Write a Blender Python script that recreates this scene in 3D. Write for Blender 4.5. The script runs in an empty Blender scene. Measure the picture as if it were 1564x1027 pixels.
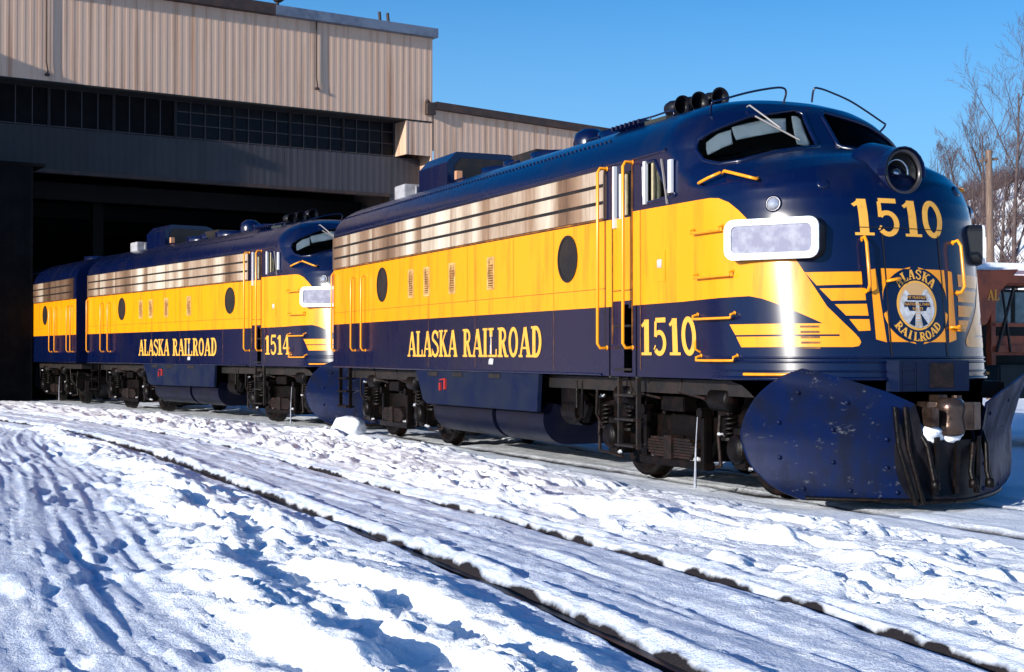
import bpy, bmesh, math, random
import numpy as np
from mathutils import Vector, Matrix
R = math.radians
sc = bpy.context.scene
COL = sc.collection

# ------------------------------------------------------------------ camera
CAM = Vector((11.02, -9.3, 1.48))
TH = math.atan(962 / 2150.0)
fwd = Vector((-math.cos(TH), math.sin(TH), 0.0126)).normalized()
cam = bpy.data.cameras.new('camera'); cam.lens = 36 * 2150 / 1564.0; cam.sensor_width = 36
cam.clip_end = 3000; cam.clip_start = 0.1
co = bpy.data.objects.new('camera', cam); COL.objects.link(co)
co.location = CAM; co.rotation_euler = fwd.to_track_quat('-Z', 'Y').to_euler()
sc.camera = co

# ------------------------------------------------------------------ sky, sun, exposure
BETA, EL = R(20), R(14.5)
S = Vector((math.sin(BETA) * math.cos(EL), -math.cos(BETA) * math.cos(EL), math.sin(EL)))
w = bpy.data.worlds.new("World"); sc.world = w; w.use_nodes = True
nt = w.node_tree; nt.nodes.clear()
sky = nt.nodes.new('ShaderNodeTexSky'); sky.sky_type = 'NISHITA'; sky.sun_disc = False
sky.sun_elevation = EL; sky.sun_rotation = math.pi - BETA
sky.air_density = 1.0; sky.dust_density = 1.4; sky.ozone_density = 4.0; sky.altitude = 0
hs = nt.nodes.new('ShaderNodeHueSaturation'); hs.inputs['Saturation'].default_value = 1.75; hs.inputs['Value'].default_value = 1.25; hs.inputs['Hue'].default_value = 0.508
bg = nt.nodes.new('ShaderNodeBackground'); bg.inputs[1].default_value = 0.10
wo = nt.nodes.new('ShaderNodeOutputWorld')
# pale band of air low over the horizon
wtc = nt.nodes.new('ShaderNodeTexCoord'); wsp = nt.nodes.new('ShaderNodeSeparateXYZ'); nt.links.new(wtc.outputs['Generated'], wsp.inputs[0])
wmr = nt.nodes.new('ShaderNodeMapRange'); wmr.inputs[1].default_value = 0.0; wmr.inputs[2].default_value = 0.38; wmr.inputs[3].default_value = 0.88; wmr.inputs[4].default_value = 0.0
wmr.interpolation_type = 'SMOOTHSTEP'; nt.links.new(wsp.outputs[2], wmr.inputs[0])
wmx = nt.nodes.new('ShaderNodeMix'); wmx.data_type = 'RGBA'; wmx.inputs[7].default_value = (2.7, 5.1, 8.2, 1); nt.links.new(wmr.outputs[0], wmx.inputs[0]); nt.links.new(hs.outputs[0], wmx.inputs[6])
nt.links.new(sky.outputs[0], hs.inputs['Color']); nt.links.new(wmx.outputs[2], bg.inputs[0]); nt.links.new(bg.outputs[0], wo.inputs[0])
sl = bpy.data.lights.new('sun', 'SUN'); sl.energy = 5.0; sl.angle = R(0.5); sl.color = (1.0, 0.955, 0.89)
so = bpy.data.objects.new('sun', sl); COL.objects.link(so); so.rotation_euler = (-S).to_track_quat('-Z', 'Y').to_euler()
sc.view_settings.view_transform = 'Standard'; sc.view_settings.look = 'None'
sc.view_settings.gamma = 1; sc.view_settings.exposure = 0.42
sc.render.resolution_x = 1024; sc.render.resolution_y = 672
try:
    sc.cycles.max_bounces = 6; sc.cycles.transparent_max_bounces = 12
except Exception: pass

# ------------------------------------------------------------------ materials
def mat(name, col, rough=0.5, metal=0.0, col2=None, scale=3.0, stretch=(1, 1, 1), lo=0.45, hi=0.65, bump=0.0, bscale=30.0,
        coat=0.0, detail=5.0, rvar=0.0, spec=0.5, scr=None):
    m = bpy.data.materials.new(name); m.use_nodes = True
    t = m.node_tree; b = t.nodes['Principled BSDF']
    b.inputs['Roughness'].default_value = rough; b.inputs['Metallic'].default_value = metal
    b.inputs['Base Color'].default_value = (*col, 1); b.inputs['Specular IOR Level'].default_value = spec
    if coat: b.inputs['Coat Weight'].default_value = coat; b.inputs['Coat Roughness'].default_value = 0.23
    tc = t.nodes.new('ShaderNodeTexCoord'); mp = t.nodes.new('ShaderNodeMapping'); mp.inputs['Scale'].default_value = stretch
    t.links.new(tc.outputs['Object'], mp.inputs['Vector'])
    if col2 is not None:
        n = t.nodes.new('ShaderNodeTexNoise'); n.inputs['Scale'].default_value = scale; n.inputs['Detail'].default_value = detail
        n.inputs['Roughness'].default_value = 0.65
        r = t.nodes.new('ShaderNodeMapRange'); r.inputs[1].default_value = lo; r.inputs[2].default_value = hi
        mx = t.nodes.new('ShaderNodeMix'); mx.data_type = 'RGBA'; mx.inputs[6].default_value = (*col, 1); mx.inputs[7].default_value = (*col2, 1)
        t.links.new(mp.outputs[0], n.inputs['Vector']); t.links.new(n.outputs['Fac'], r.inputs[0])
        t.links.new(r.outputs[0], mx.inputs[0]); t.links.new(mx.outputs[2], b.inputs['Base Color'])
        if rvar:
            r2 = t.nodes.new('ShaderNodeMapRange'); r2.inputs[3].default_value = rough; r2.inputs[4].default_value = rough + rvar
            t.links.new(r.outputs[0], r2.inputs[0]); t.links.new(r2.outputs[0], b.inputs['Roughness'])
    if scr:      # thin pale scuffs
        src = b.inputs['Base Color'].links[0].from_socket
        n4 = t.nodes.new('ShaderNodeTexNoise'); n4.inputs['Scale'].default_value = scr[1]; n4.inputs['Detail'].default_value = 6; n4.inputs['Roughness'].default_value = .75
        mp4 = t.nodes.new('ShaderNodeMapping'); mp4.inputs['Scale'].default_value = scr[2]; t.links.new(tc.outputs['Object'], mp4.inputs[0]); t.links.new(mp4.outputs[0], n4.inputs['Vector'])
        r4 = t.nodes.new('ShaderNodeMapRange'); r4.inputs[1].default_value = scr[3]; r4.inputs[2].default_value = scr[3] + .07; t.links.new(n4.outputs['Fac'], r4.inputs[0])
        m4 = t.nodes.new('ShaderNodeMix'); m4.data_type = 'RGBA'; m4.inputs[7].default_value = (*scr[0], 1); t.links.new(r4.outputs[0], m4.inputs[0]); t.links.new(src, m4.inputs[6]); t.links.new(m4.outputs[2], b.inputs['Base Color'])
    if bump:
        n2 = t.nodes.new('ShaderNodeTexNoise'); n2.inputs['Scale'].default_value = bscale; n2.inputs['Detail'].default_value = 4
        bp = t.nodes.new('ShaderNodeBump'); bp.inputs['Strength'].default_value = bump; bp.inputs['Distance'].default_value = 0.02
        t.links.new(mp.outputs[0], n2.inputs['Vector']); t.links.new(n2.outputs['Fac'], bp.inputs['Height']); t.links.new(bp.outputs[0], b.inputs['Normal'])
    return m

M = {}
M['navy'] = mat('navy paint', (0.0007, 0.0040, 0.030), 0.27, col2=(0.006, 0.007, 0.022), scale=1.6, stretch=(1, 1, .35), lo=.5, hi=.75, coat=.8, rvar=.25, bump=.02, bscale=3, spec=.12)
M['yellow'] = mat('yellow paint', (0.86, 0.305, 0.002), 0.36, col2=(0.56, 0.17, 0.004), scale=3.0, stretch=(2.2, 1, .22), lo=.5, hi=.78, coat=.6, rvar=.2, bump=.015, bscale=3, spec=.3)
M['letter'] = mat('lettering paint', (0.74, 0.37, 0.05), 0.45, col2=(0.48, 0.22, 0.05), scale=9, lo=.55, hi=.75)
M['black'] = mat('black steel', (0.006, 0.005, 0.005), 0.55, col2=(0.02, 0.012, 0.009), scale=5, bump=.2)
M['seam'] = mat('panel seam', (0.10, 0.035, 0.006), 0.6, col2=(.3, .11, .01), scale=6)
M['grime'] = mat('grimy iron', (0.002, 0.0013, 0.0012), 0.45, spec=.18, col2=(0.011, 0.005, 0.0035), scale=7, lo=.5, hi=.72, bump=.4, bscale=18)
M['rust'] = mat('rusty iron', (0.006, 0.003, 0.0022), 0.6, spec=.3, col2=(0.022, 0.009, 0.006), scale=9, bump=.4)
M['plow'] = mat('blue plow paint', (0.0010, 0.0075, 0.045), 0.40, col2=(0.002, 0.005, 0.02), scale=2.6, stretch=(1, 1, .6), lo=.42, hi=.62, coat=0, rvar=.25, bump=.12, bscale=5, spec=.15, scr=((.07, .075, .09), 7.0, (1, 1.2, 2.0), .61))
M['glass'] = None
M['chrome'] = mat('polished metal', (0.75, 0.76, 0.8), 0.22, metal=1.0, bump=.04, bscale=12)
M['white_rim'] = mat('white painted rim', (0.80, 0.83, 0.87), 0.5, col2=(0.55, 0.6, 0.68), scale=14, lo=.5, hi=.62, spec=.2)
M['frost'] = mat('frosted number glass', (0.22, 0.22, 0.29), 0.6, col2=(0.40, 0.41, 0.46), scale=6, lo=.42, hi=.72, spec=.08)
M['icebit'] = mat('caked snow', (.45, .47, .50), .9, col2=(.12, .10, .10), scale=14)
M['snowclump'] = mat('snow clump', (0.85, 0.87, 0.92), 0.9, bump=.5, bscale=25)
M['visor'] = mat('grey visor', (0.50, 0.56, 0.55), 0.6, col2=(.42, .48, .47), scale=4)
M['beige'] = mat('beige upholstery', (0.42, 0.36, 0.22), 0.8, col2=(.3, .25, .15), scale=5)
M['rubber'] = mat('rubber', (0.008, 0.008, 0.009), 0.45)
M['red'] = mat('red paint', (.35, .02, .015), .5)
M['tank'] = mat('dark blue tank paint', (0.003, 0.004, 0.014), 0.4, col2=(0.007, 0.007, 0.012), spec=.18, scale=2, stretch=(.6, 1, 1), lo=.45, hi=.7, rvar=.2, bump=.05, bscale=6)
M['skirt'] = mat('faded blue skirt paint', (0.002, 0.007, 0.032), 0.45, spec=.15, col2=(0.008, 0.013, 0.03), scale=1.6, lo=.42, hi=.6, rvar=.2, bump=.05, bscale=6)
g = bpy.data.materials.new('window glass'); g.use_nodes = True
gb = g.node_tree.nodes['Principled BSDF']; gb.inputs['Base Color'].default_value = (.55, .6, .62, 1); gb.inputs['Roughness'].default_value = .03
gb.inputs['Transmission Weight'].default_value = 1.0; gb.inputs['IOR'].default_value = 1.05
M['glass'] = g
# stainless intake grilles: bright and dark reflections painted into the panel colours
m = bpy.data.materials.new('stainless grille'); m.use_nodes = True; t = m.node_tree; b = t.nodes['Principled BSDF']
b.inputs['Metallic'].default_value = .45; b.inputs['Roughness'].default_value = .36
tc = t.nodes.new('ShaderNodeTexCoord'); sx = t.nodes.new('ShaderNodeSeparateXYZ'); t.links.new(tc.outputs['Object'], sx.inputs[0])
mu = t.nodes.new('ShaderNodeMath'); mu.operation = 'MULTIPLY'; mu.inputs[1].default_value = .81; t.links.new(sx.outputs[0], mu.inputs[0])
n1 = t.nodes.new('ShaderNodeTexNoise'); n1.noise_dimensions = '1D'; n1.inputs['Scale'].default_value = 1.0; n1.inputs['Detail'].default_value = 1.0
t.links.new(mu.outputs[0], n1.inputs['W'])
fl = t.nodes.new('ShaderNodeMath'); fl.operation = 'FLOOR'; t.links.new(mu.outputs[0], fl.inputs[0])
wn = t.nodes.new('ShaderNodeTexWhiteNoise'); wn.noise_dimensions = '1D'; t.links.new(fl.outputs[0], wn.inputs['W'])
n3 = t.nodes.new('ShaderNodeTexNoise'); n3.inputs['Scale'].default_value = 5; n3.inputs['Detail'].default_value = 4
mp = t.nodes.new('ShaderNodeMapping'); mp.inputs['Scale'].default_value = (2.5, 1, .5); t.links.new(tc.outputs['Object'], mp.inputs[0]); t.links.new(mp.outputs[0], n3.inputs['Vector'])
def _m(op, a, b__):
    q = t.nodes.new('ShaderNodeMath'); q.operation = op
    for i_, v_ in enumerate((a, b__)):
        if isinstance(v_, float): q.inputs[i_].default_value = v_
        else: t.links.new(v_, q.inputs[i_])
    return q
n1.inputs['Scale'].default_value = 1.1
ad = _m('ADD', _m('ADD', _m('MULTIPLY', n1.outputs['Fac'], 1.5).outputs[0], _m('MULTIPLY', wn.outputs[0], .75).outputs[0]).outputs[0], _m('MULTIPLY', n3.outputs['Fac'], .30).outputs[0])
mr = t.nodes.new('ShaderNodeMapRange'); mr.inputs[1].default_value = .80; mr.inputs[2].default_value = 1.62; t.links.new(ad.outputs[0], mr.inputs[0])
cr = t.nodes.new('ShaderNodeValToRGB'); cr.color_ramp.elements[0].color = (.10, .05, .03, 1); cr.color_ramp.elements[1].color = (1, .90, .72, 1)
e = cr.color_ramp.elements.new(.5); e.color = (.40, .26, .17, 1)
t.links.new(mr.outputs[0], cr.inputs[0]); t.links.new(cr.outputs[0], b.inputs['Base Color'])
M['steel'] = m

# ------------------------------------------------------------------ mesh builder
class MB:
    def __init__(s): s.v = []; s.f = []; s.m = []; s.sm = []; s.M = Matrix.Identity(4)
    def add(s, vs, fs, mi=0, smooth=False):
        k = len(s.v); s.v += [tuple(s.M @ Vector(p)) for p in vs]
        for f in fs: s.f.append([k + i for i in f]); s.m.append(mi); s.sm.append(smooth)
    def box(s, c, d, mi=0, rot=None, bev=0.0):
        x, y, z = d[0] / 2, d[1] / 2, d[2] / 2
        vs = [Vector((a * x, b_ * y, e * z)) for a in (-1, 1) for b_ in (-1, 1) for e in (-1, 1)]
        if rot: rm = Matrix.Rotation(rot[2], 3, 'Z') @ Matrix.Rotation(rot[1], 3, 'Y') @ Matrix.Rotation(rot[0], 3, 'X'); vs = [rm @ v for v in vs]
        s.add([v + Vector(c) for v in vs], [(0, 1, 3, 2), (4, 6, 7, 5), (0, 4, 5, 1), (2, 3, 7, 6), (0, 2, 6, 4), (1, 5, 7, 3)], mi)
    def tube(s, pts, r, n=8, mi=0, caps=True, radii=None, smooth=True):
        pts = [Vector(p) for p in pts]; vs = []; fs = []; prev = None
        for i, p in enumerate(pts):
            a = pts[max(i - 1, 0)]; b_ = pts[min(i + 1, len(pts) - 1)]; d = (b_ - a).normalized()
            if prev is None:
                u = d.orthogonal().normalized()
            else:
                u = (prev - d * prev.dot(d)).normalized()
            prev = u; v = d.cross(u); rr = radii[i] if radii else r
            for k in range(n):
                an = 2 * math.pi * k / n; vs.append(p + (u * math.cos(an) + v * math.sin(an)) * rr)
        for i in range(len(pts) - 1):
            for k in range(n):
                a = i * n + k; b_ = i * n + (k + 1) % n; fs.append((a, b_, b_ + n, a + n))
        s.add(vs, fs, mi, smooth)
        if caps:
            s.add(vs[:n], [tuple(reversed(range(n)))], mi); s.add(vs[-n:], [tuple(range(n))], mi)
    def cyl(s, a, b_, r, n=16, mi=0, r2=None): s.tube([a, b_], r, n, mi, radii=[r, r if r2 is None else r2])
    def lathe(s, prof, org, axis, n=24, mi=0, smooth=True):   # prof: (radius, along)
        ax = Vector(axis).normalized(); u = ax.orthogonal().normalized(); v = ax.cross(u); o = Vector(org); vs = []; fs = []
        for (r, h) in prof:
            for k in range(n):
                an = 2 * math.pi * k / n; vs.append(o + ax * h + (u * math.cos(an) + v * math.sin(an)) * r)
        for i in range(len(prof) - 1):
            for k in range(n):
                a = i * n + k; b_ = i * n + (k + 1) % n; fs.append((a, b_, b_ + n, a + n))
        s.add(vs, fs, mi, smooth)
    def prism(s, poly, o, ux, uy, uz, h, mi=0):   # poly 2D in (ux,uy), extruded along uz by h
        o, ux, uy, uz = map(Vector, (o, ux, uy, uz)); n = len(poly)
        a = [o + ux * p[0] + uy * p[1] for p in poly]; b_ = [q + uz * h for q in a]
        fs = [tuple(range(n, 2 * n)), tuple(reversed(range(n)))]
        fs += [(i, (i + 1) % n, n + (i + 1) % n, n + i) for i in range(n)]
        s.add(a + b_, fs, mi)
    def ring(s, outer, inner, o, ux, uy, uz, h, mi=0):
        o, ux, uy, uz = map(Vector, (o, ux, uy, uz)); n = len(outer)
        P_ = [[o + ux * p[0] + uy * p[1] + uz * k for p in q] for k in (0, h) for q in (outer, inner)]
        vs = sum(P_, []); fs = []
        for i in range(n):
            j = (i + 1) % n
            fs += [(2 * n + i, 2 * n + j, 3 * n + j, 3 * n + i), (i, j, 2 * n + j, 2 * n + i), (n + j, n + i, 3 * n + i, 3 * n + j)]
        s.add(vs, fs, mi)
    def build(s, name, mats, parent=None, bevel=0.0, auto=False, recalc=True):
        me = bpy.data.meshes.new(name); me.from_pydata(s.v, [], s.f); 
        for q in (mats if isinstance(mats, (list, tuple)) else [mats]): me.materials.append(q)
        me.polygons.foreach_set('material_index', s.m); me.polygons.foreach_set('use_smooth', s.sm)
        if recalc:
            bm = bmesh.new(); bm.from_mesh(me); bmesh.ops.recalc_face_normals(bm, faces=bm.faces)
            if bevel:
                es = [e_ for e_ in bm.edges if len(e_.link_faces) == 2 and e_.calc_face_angle(0) > .6]
                bmesh.ops.bevel(bm, geom=es, offset=bevel, segments=2, affect='EDGES', clamp_overlap=True)
            bm.to_mesh(me); bm.free()
        me.update()
        o = bpy.data.objects.new(name, me); COL.objects.link(o)
        if parent: o.parent = parent
        return o
def tag(o, label=None, cat=None, group=None, kind=None):
    if label: o['label'] = label
    if cat: o['category'] = cat
    if group: o['group'] = group
    if kind: o['kind'] = kind
    return o
def empty(name, loc=(0, 0, 0), rz=0.0):
    o = bpy.data.objects.new(name, None); COL.objects.link(o); o.location = loc; o.rotation_euler = (0, 0, rz); o.empty_display_size = .3
    return o
def rrect(w_, h_, r, n=6):
    out = []
    for (cx, cy, a0) in ((w_ / 2 - r, h_ / 2 - r, 0), (-w_ / 2 + r, h_ / 2 - r, 90), (-w_ / 2 + r, -h_ / 2 + r, 180), (w_ / 2 - r, -h_ / 2 + r, 270)):
        for i in range(n + 1):
            a = R(a0 + 90 * i / n); out.append((cx + r * math.cos(a), cy + r * math.sin(a)))
    return out
def ell(a, b_, n=40): return [(a * math.cos(2 * math.pi * i / n), b_ * math.sin(2 * math.pi * i / n)) for i in range(n)]

# ------------------------------------------------------------------ carbody surface  P(s, z)
XT = [(1.0, .09), (1.25, .075), (2.2, -.03), (2.6, -.08), (2.85, -.115), (3.05, -.165), (3.25, -.255), (3.42, -.42), (3.54, -.70), (3.62, -1.0), (3.72, -1.42), (4.12, -1.72), (4.22, -1.84), (4.30, -2.05), (4.35, -2.35), (4.37, -2.9)]
BB = [(1.0, 1.55), (3.0, 1.55), (3.3, 1.5), (3.54, 1.35), (3.62, 1.1), (3.72, .75), (4.12, .75), (4.3, .6), (4.37, .3)]
NN = [(1.0, 2.5), (3.2, 2.5), (3.72, 2.6), (4.37, 2.4)]
def pre(T):   # smooth a table
    zz = np.linspace(.9, 4.5, 1441); v = np.interp(zz, [a for a, _ in T], [c_ for _, c_ in T])
    k = np.hanning(17); k /= k.sum(); v2 = np.convolve(np.pad(v, 8, 'edge'), k, 'valid'); return zz, v2
XTt, BBt, NNt = pre(XT), pre(BB), pre(NN)
PH = np.linspace(0, np.pi / 2, 600)
_x = -1.55 + 1.55 * np.cos(PH) ** (2 / 2.5); _y = 1.5 * np.sin(PH) ** (2 / 2.5)
SS = np.concatenate([[0], np.cumsum(np.hypot(np.diff(_x), np.diff(_y)))]); SR = float(SS[-1])
L_BODY = 14.7
def Wd(z):
    t = np.clip((z - 3.62) / .75, 0, 1); return 1.5 * (1 - t ** 2.2) ** (1 / 2.2)
def P(s, z, straight=False):
    s = np.asarray(s, float); z = np.asarray(z, float) + 0 * s; s = s + 0 * z
    if straight: return np.stack([-np.abs(s), np.sign(s) * Wd(z), z], -1)
    f = np.interp(np.clip(np.abs(s), 0, SR), SS, PH)
    k = np.clip(np.abs(s) / 1.95, 0, 1) ** 1.5 * .27
    zz = z + k * np.interp(z, [2.9, 3.3, 3.68, 4.08], [0, 1, 1, 0])
    n = np.interp(zz, *NNt); b_ = np.interp(zz, *BBt); xt = np.interp(zz, *XTt)
    e_ = np.maximum(np.abs(s) - SR, 0); kk = np.clip(e_ / 1.3, 0, 1)
    X = xt - b_ * (1 - np.cos(f) ** (2 / n)); xs = xt - b_
    X = np.where(e_ > 0, xs * (1 - kk) - 1.55 * kk - e_, X)
    Y = np.sign(s) * Wd(z) * np.sin(f) ** (2 / n)
    return np.stack([X, Y, z], -1)
def NRM(s, z, straight=False):
    h = .012; z = np.minimum(np.asarray(z, float), 4.355); s = np.asarray(s, float)
    a = P(s + h, z, straight) - P(s - h, z, straight); b_ = P(s, z + h, straight) - P(s, z - h, straight)
    n = np.cross(a, b_); l = np.linalg.norm(n, axis=-1, keepdims=True); return n / np.maximum(l, 1e-9)
def sx_(x): return SR - 1.55 - x      # |s| on the straight side for world x
def surf(s, z, off=0.0):
    return Vector(P(s, z) + NRM(s, z) * off)

def decal2d(poly, cs=.05, cz=.08, straight=False):
    bm = bmesh.new(); vs = [bm.verts.new((p[0], p[1], 0)) for p in poly]; bm.faces.new(vs)
    bmesh.ops.triangulate(bm, faces=bm.faces[:])
    x0 = min(p[0] for p in poly); x1 = max(p[0] for p in poly); z0 = min(p[1] for p in poly); z1 = max(p[1] for p in poly)
    cuts = []
    if not straight:
        a = max(x0, -2.9); cuts = list(np.arange(a + .013, min(x1, 2.9), cs))
    for c_ in cuts:
        bmesh.ops.bisect_plane(bm, geom=bm.verts[:] + bm.edges[:] + bm.faces[:], plane_co=(c_, 0, 0), plane_no=(1, 0, 0))
    for c_ in np.arange(z0 + cz * .7, z1, cz):
        bmesh.ops.bisect_plane(bm, geom=bm.verts[:] + bm.edges[:] + bm.faces[:], plane_co=(0, c_, 0), plane_no=(0, 1, 0))
    bm.verts.ensure_lookup_table(); bm.normal_update()
    V = [(v.co.x, v.co.y) for v in bm.verts]
    F = []
    for f in bm.faces:
        ids = [v.index for v in f.verts]
        if f.normal.z < 0: ids.reverse()
        F.append(ids)
    bm.free(); return V, F
class SH:      # surface mesh with exact normals
    def __init__(s, straight=False): s.v = []; s.n = []; s.f = []; s.m = []; s.st = straight
    def addsz(s, V, F, off, mi):
        a = np.array(V, float); p = P(a[:, 0], a[:, 1], s.st); n = NRM(a[:, 0], a[:, 1], s.st); k = len(s.v)
        s.v += [tuple(q) for q in (p + n * off)]; s.n += [tuple(q) for q in n]
        for f in F: s.f.append([k + i for i in f]); s.m.append(mi)
    def decal(s, poly, off=.004, mi=1, cs=.05, cz=.08): s.addsz(*decal2d(poly, cs, cz, s.st), off, mi)
    def flat(s, vs, mi):
        vs = [Vector(q) for q in vs]; n = (vs[1] - vs[0]).cross(vs[2] - vs[0]).normalized(); k = len(s.v)
        s.v += [tuple(q) for q in vs]; s.n += [tuple(n)] * len(vs); s.f.append([k + i for i in range(len(vs))]); s.m.append(mi)
    def build(s, name, mats, parent=None):
        me = bpy.data.meshes.new(name); me.from_pydata(s.v, [], s.f)
        for q in mats: me.materials.append(q)
        me.polygons.foreach_set('material_index', s.m); me.polygons.foreach_set('use_smooth', [True] * len(s.f))
        me.update(); me.normals_split_custom_set_from_vertices(s.n)
        o = bpy.data.objects.new(name, me); COL.objects.link(o)
        if parent: o.parent = parent
        return o

# ------------------------------------------------------------------ slab-serif lettering as painted strokes
def arc(cx, cy, rx, ry, a0, a1, n=14): return [(cx + rx * math.cos(R(a0 + (a1 - a0) * i / n)), cy + ry * math.sin(R(a0 + (a1 - a0) * i / n))) for i in range(n + 1)]
T, t_ = .165, .075
def serif(x0, x1, y): return ([(x0, y), (x1, y)], t_)
GL = {
 'A': (.66, [([(.10, .04), (.33, .98)], .09), ([(.56, .04), (.345, .98)], .17), ([(.17, .30), (.50, .30)], .07), serif(.0, .22, .035), serif(.42, .68, .035)]),
 'L': (.56, [([(.17, .03), (.17, .97)], T), serif(.02, .32, .965), serif(.02, .52, .035), ([(.50, .02), (.50, .27)], .08)]),
 'S': (.52, [(arc(.26, .74, .19, .215, 15, 200) + arc(.27, .27, .20, .235, 55, -165), .12), ([(.46, .70), (.46, .95)], .06), ([(.05, .05), (.05, .30)], .06)]),
 'K': (.66, [([(.17, .03), (.17, .97)], T), serif(.02, .32, .965), serif(.02, .32, .035), ([(.20, .40), (.52, .95)], .08), ([(.30, .56), (.55, .05)], .15), serif(.42, .64, .965), serif(.42, .70, .035)]),
 'R': (.64, [([(.17, .03), (.17, .97)], T), serif(.02, .25, .965), serif(.02, .32, .035), ([(.2, .95), (.30, .95)] + arc(.31, .73, .16, .215, 88, -88) + [(.2, .51)], .115), ([(.34, .48), (.50, .05)], .15), serif(.44, .66, .035)]),
 'I': (.36, [([(.17, .03), (.17, .97)], T), serif(.02, .32, .965), serif(.02, .32, .035)]),
 'O': (.60, [(arc(.29, .5, .205, .445, 90, 450, 30), .13)]),
 'D': (.64, [([(.17, .03), (.17, .97)], T), serif(.02, .25, .965), serif(.02, .25, .035), ([(.2, .945), (.28, .945)] + arc(.29, .5, .22, .445, 88, -88, 20) + [(.2, .055)], .13)]),
 '1': (.50, [([(.26, .03), (.26, .98)], .20), ([(.06, .80), (.12, .84), (.22, .94)], .09), serif(.05, .47, .035)]),
 '5': (.66, [([(.14, .95), (.56, .95)], .13), ([(.15, .92), (.13, .50)], .09), ([(.13, .52), (.20, .60)] + arc(.30, .33, .21, .29, 100, -140), .13), ([(.09, .22), (.13, .20)], .13)]),
 '0': (.62, [(arc(.30, .5, .205, .445, 90, 450, 30), .145)]),
 '4': (.66, [([(.44, .03), (.44, .98)], .17), ([(.42, .95), (.06, .34)], .07), ([(.04, .32), (.62, .32)], .10), serif(.28, .60, .035)]),
 ' ': (.36, []),
}
def stroke_quads(pts, wd, maxl=.12):
    q = [Vector(p) for p in pts]; r = [q[0]]
    for a, b_ in zip(q, q[1:]):
        k = max(1, int(math.ceil((b_ - a).length / maxl)))
        for i in range(1, k + 1): r.append(a.lerp(b_, i / k))
    closed = (r[0] - r[-1]).length < 1e-4; n = len(r); vs = []
    for i in range(n):
        a = r[i - 1] if i else (r[-2] if closed else r[0]); b_ = r[i + 1] if i < n - 1 else (r[1] if closed else r[-1])
        d = (b_ - a).normalized(); p = Vector((-d.y, d.x)) * wd / 2; vs += [tuple(r[i] + p), tuple(r[i] - p)]
    return vs, [(2 * i, 2 * i + 1, 2 * i + 3, 2 * i + 2) for i in range(n - 1)]
def text_sz(sh, text, s0, z0, hgt, width, mi=0, off=.004, skip=(), straight_z=True, slope=0.0):
    adv = [GL[c_][0] for c_ in text]; tot = sum(adv); k = width / tot; x = 0
    for i, c_ in enumerate(text):
        for j, (pts, wd) in enumerate(GL[c_][1]):
            if (i, j) in skip: continue
            V, F = stroke_quads(pts, wd)
            V = [(s0 + (x + a) * k, z0 + b_ * hgt + slope * (x + a) * k) for a, b_ in V]
            # correct winding
            F2 = []
            for f in F:
                p = [V[q] for q in f]; ar = sum(p[q][0] * p[(q + 1) % 4][1] - p[(q + 1) % 4][0] * p[q][1] for q in range(4))
                F2.append(f if ar > 0 else tuple(reversed(f)))
            sh.addsz(V, F2, off + .0007 * j, mi)
        x += adv[i]
GL['l'] = (.56, [([(.17, .70), (.17, .97)], T), ([(.19, .06), (.18, .64)], .07), serif(.02, .34, .965), serif(.02, .52, .035), ([(.50, .02), (.50, .27)], .08)])

# ------------------------------------------------------------------ locomotive pieces
WS_N = [(-1.52, 3.46), (-1.62, 3.53), (-1.665, 3.65), (-1.62, 3.76), (-1.42, 3.86), (-.95, 4.035), (-.25, 4.15), (-.15, 4.10), (-.13, 3.74), (-.20, 3.68), (-.8, 3.58), (-1.3, 3.475)]
def in_poly(x, y, poly):
    c_ = np.zeros(x.shape, bool); n = len(poly); j = n - 1
    for i in range(n):
        xi, yi = poly[i]; xj, yj = poly[j]
        with np.errstate(divide='ignore', invalid='ignore'):
            c_ ^= ((yi > y) != (yj > y)) & (x < (xj - xi) * (y - yi) / (yj - yi + 1e-12) + xi)
        j = i
    return c_
def rev(poly): return [(-p[0], p[1]) for p in reversed(poly)]
SW_N = [(-sx_(-2.78), 3.16), (-sx_(-1.86), 3.19), (-sx_(-2.10), 3.62), (-sx_(-2.78), 3.62)]
DW_N = [(-sx_(-3.36), 3.06), (-sx_(-3.08), 3.06), (-sx_(-3.08), 3.56), (-sx_(-3.36), 3.56)]
STEP_N = [(-sx_(-3.50), 1.27), (-sx_(-3.06), 1.27), (-sx_(-3.06), 1.98), (-sx_(-3.20), 2.06), (-sx_(-3.40), 2.06), (-sx_(-3.50), 1.98)]
SW_F, WS_F, DW_F = rev(SW_N), rev(WS_N), rev(DW_N)

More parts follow.
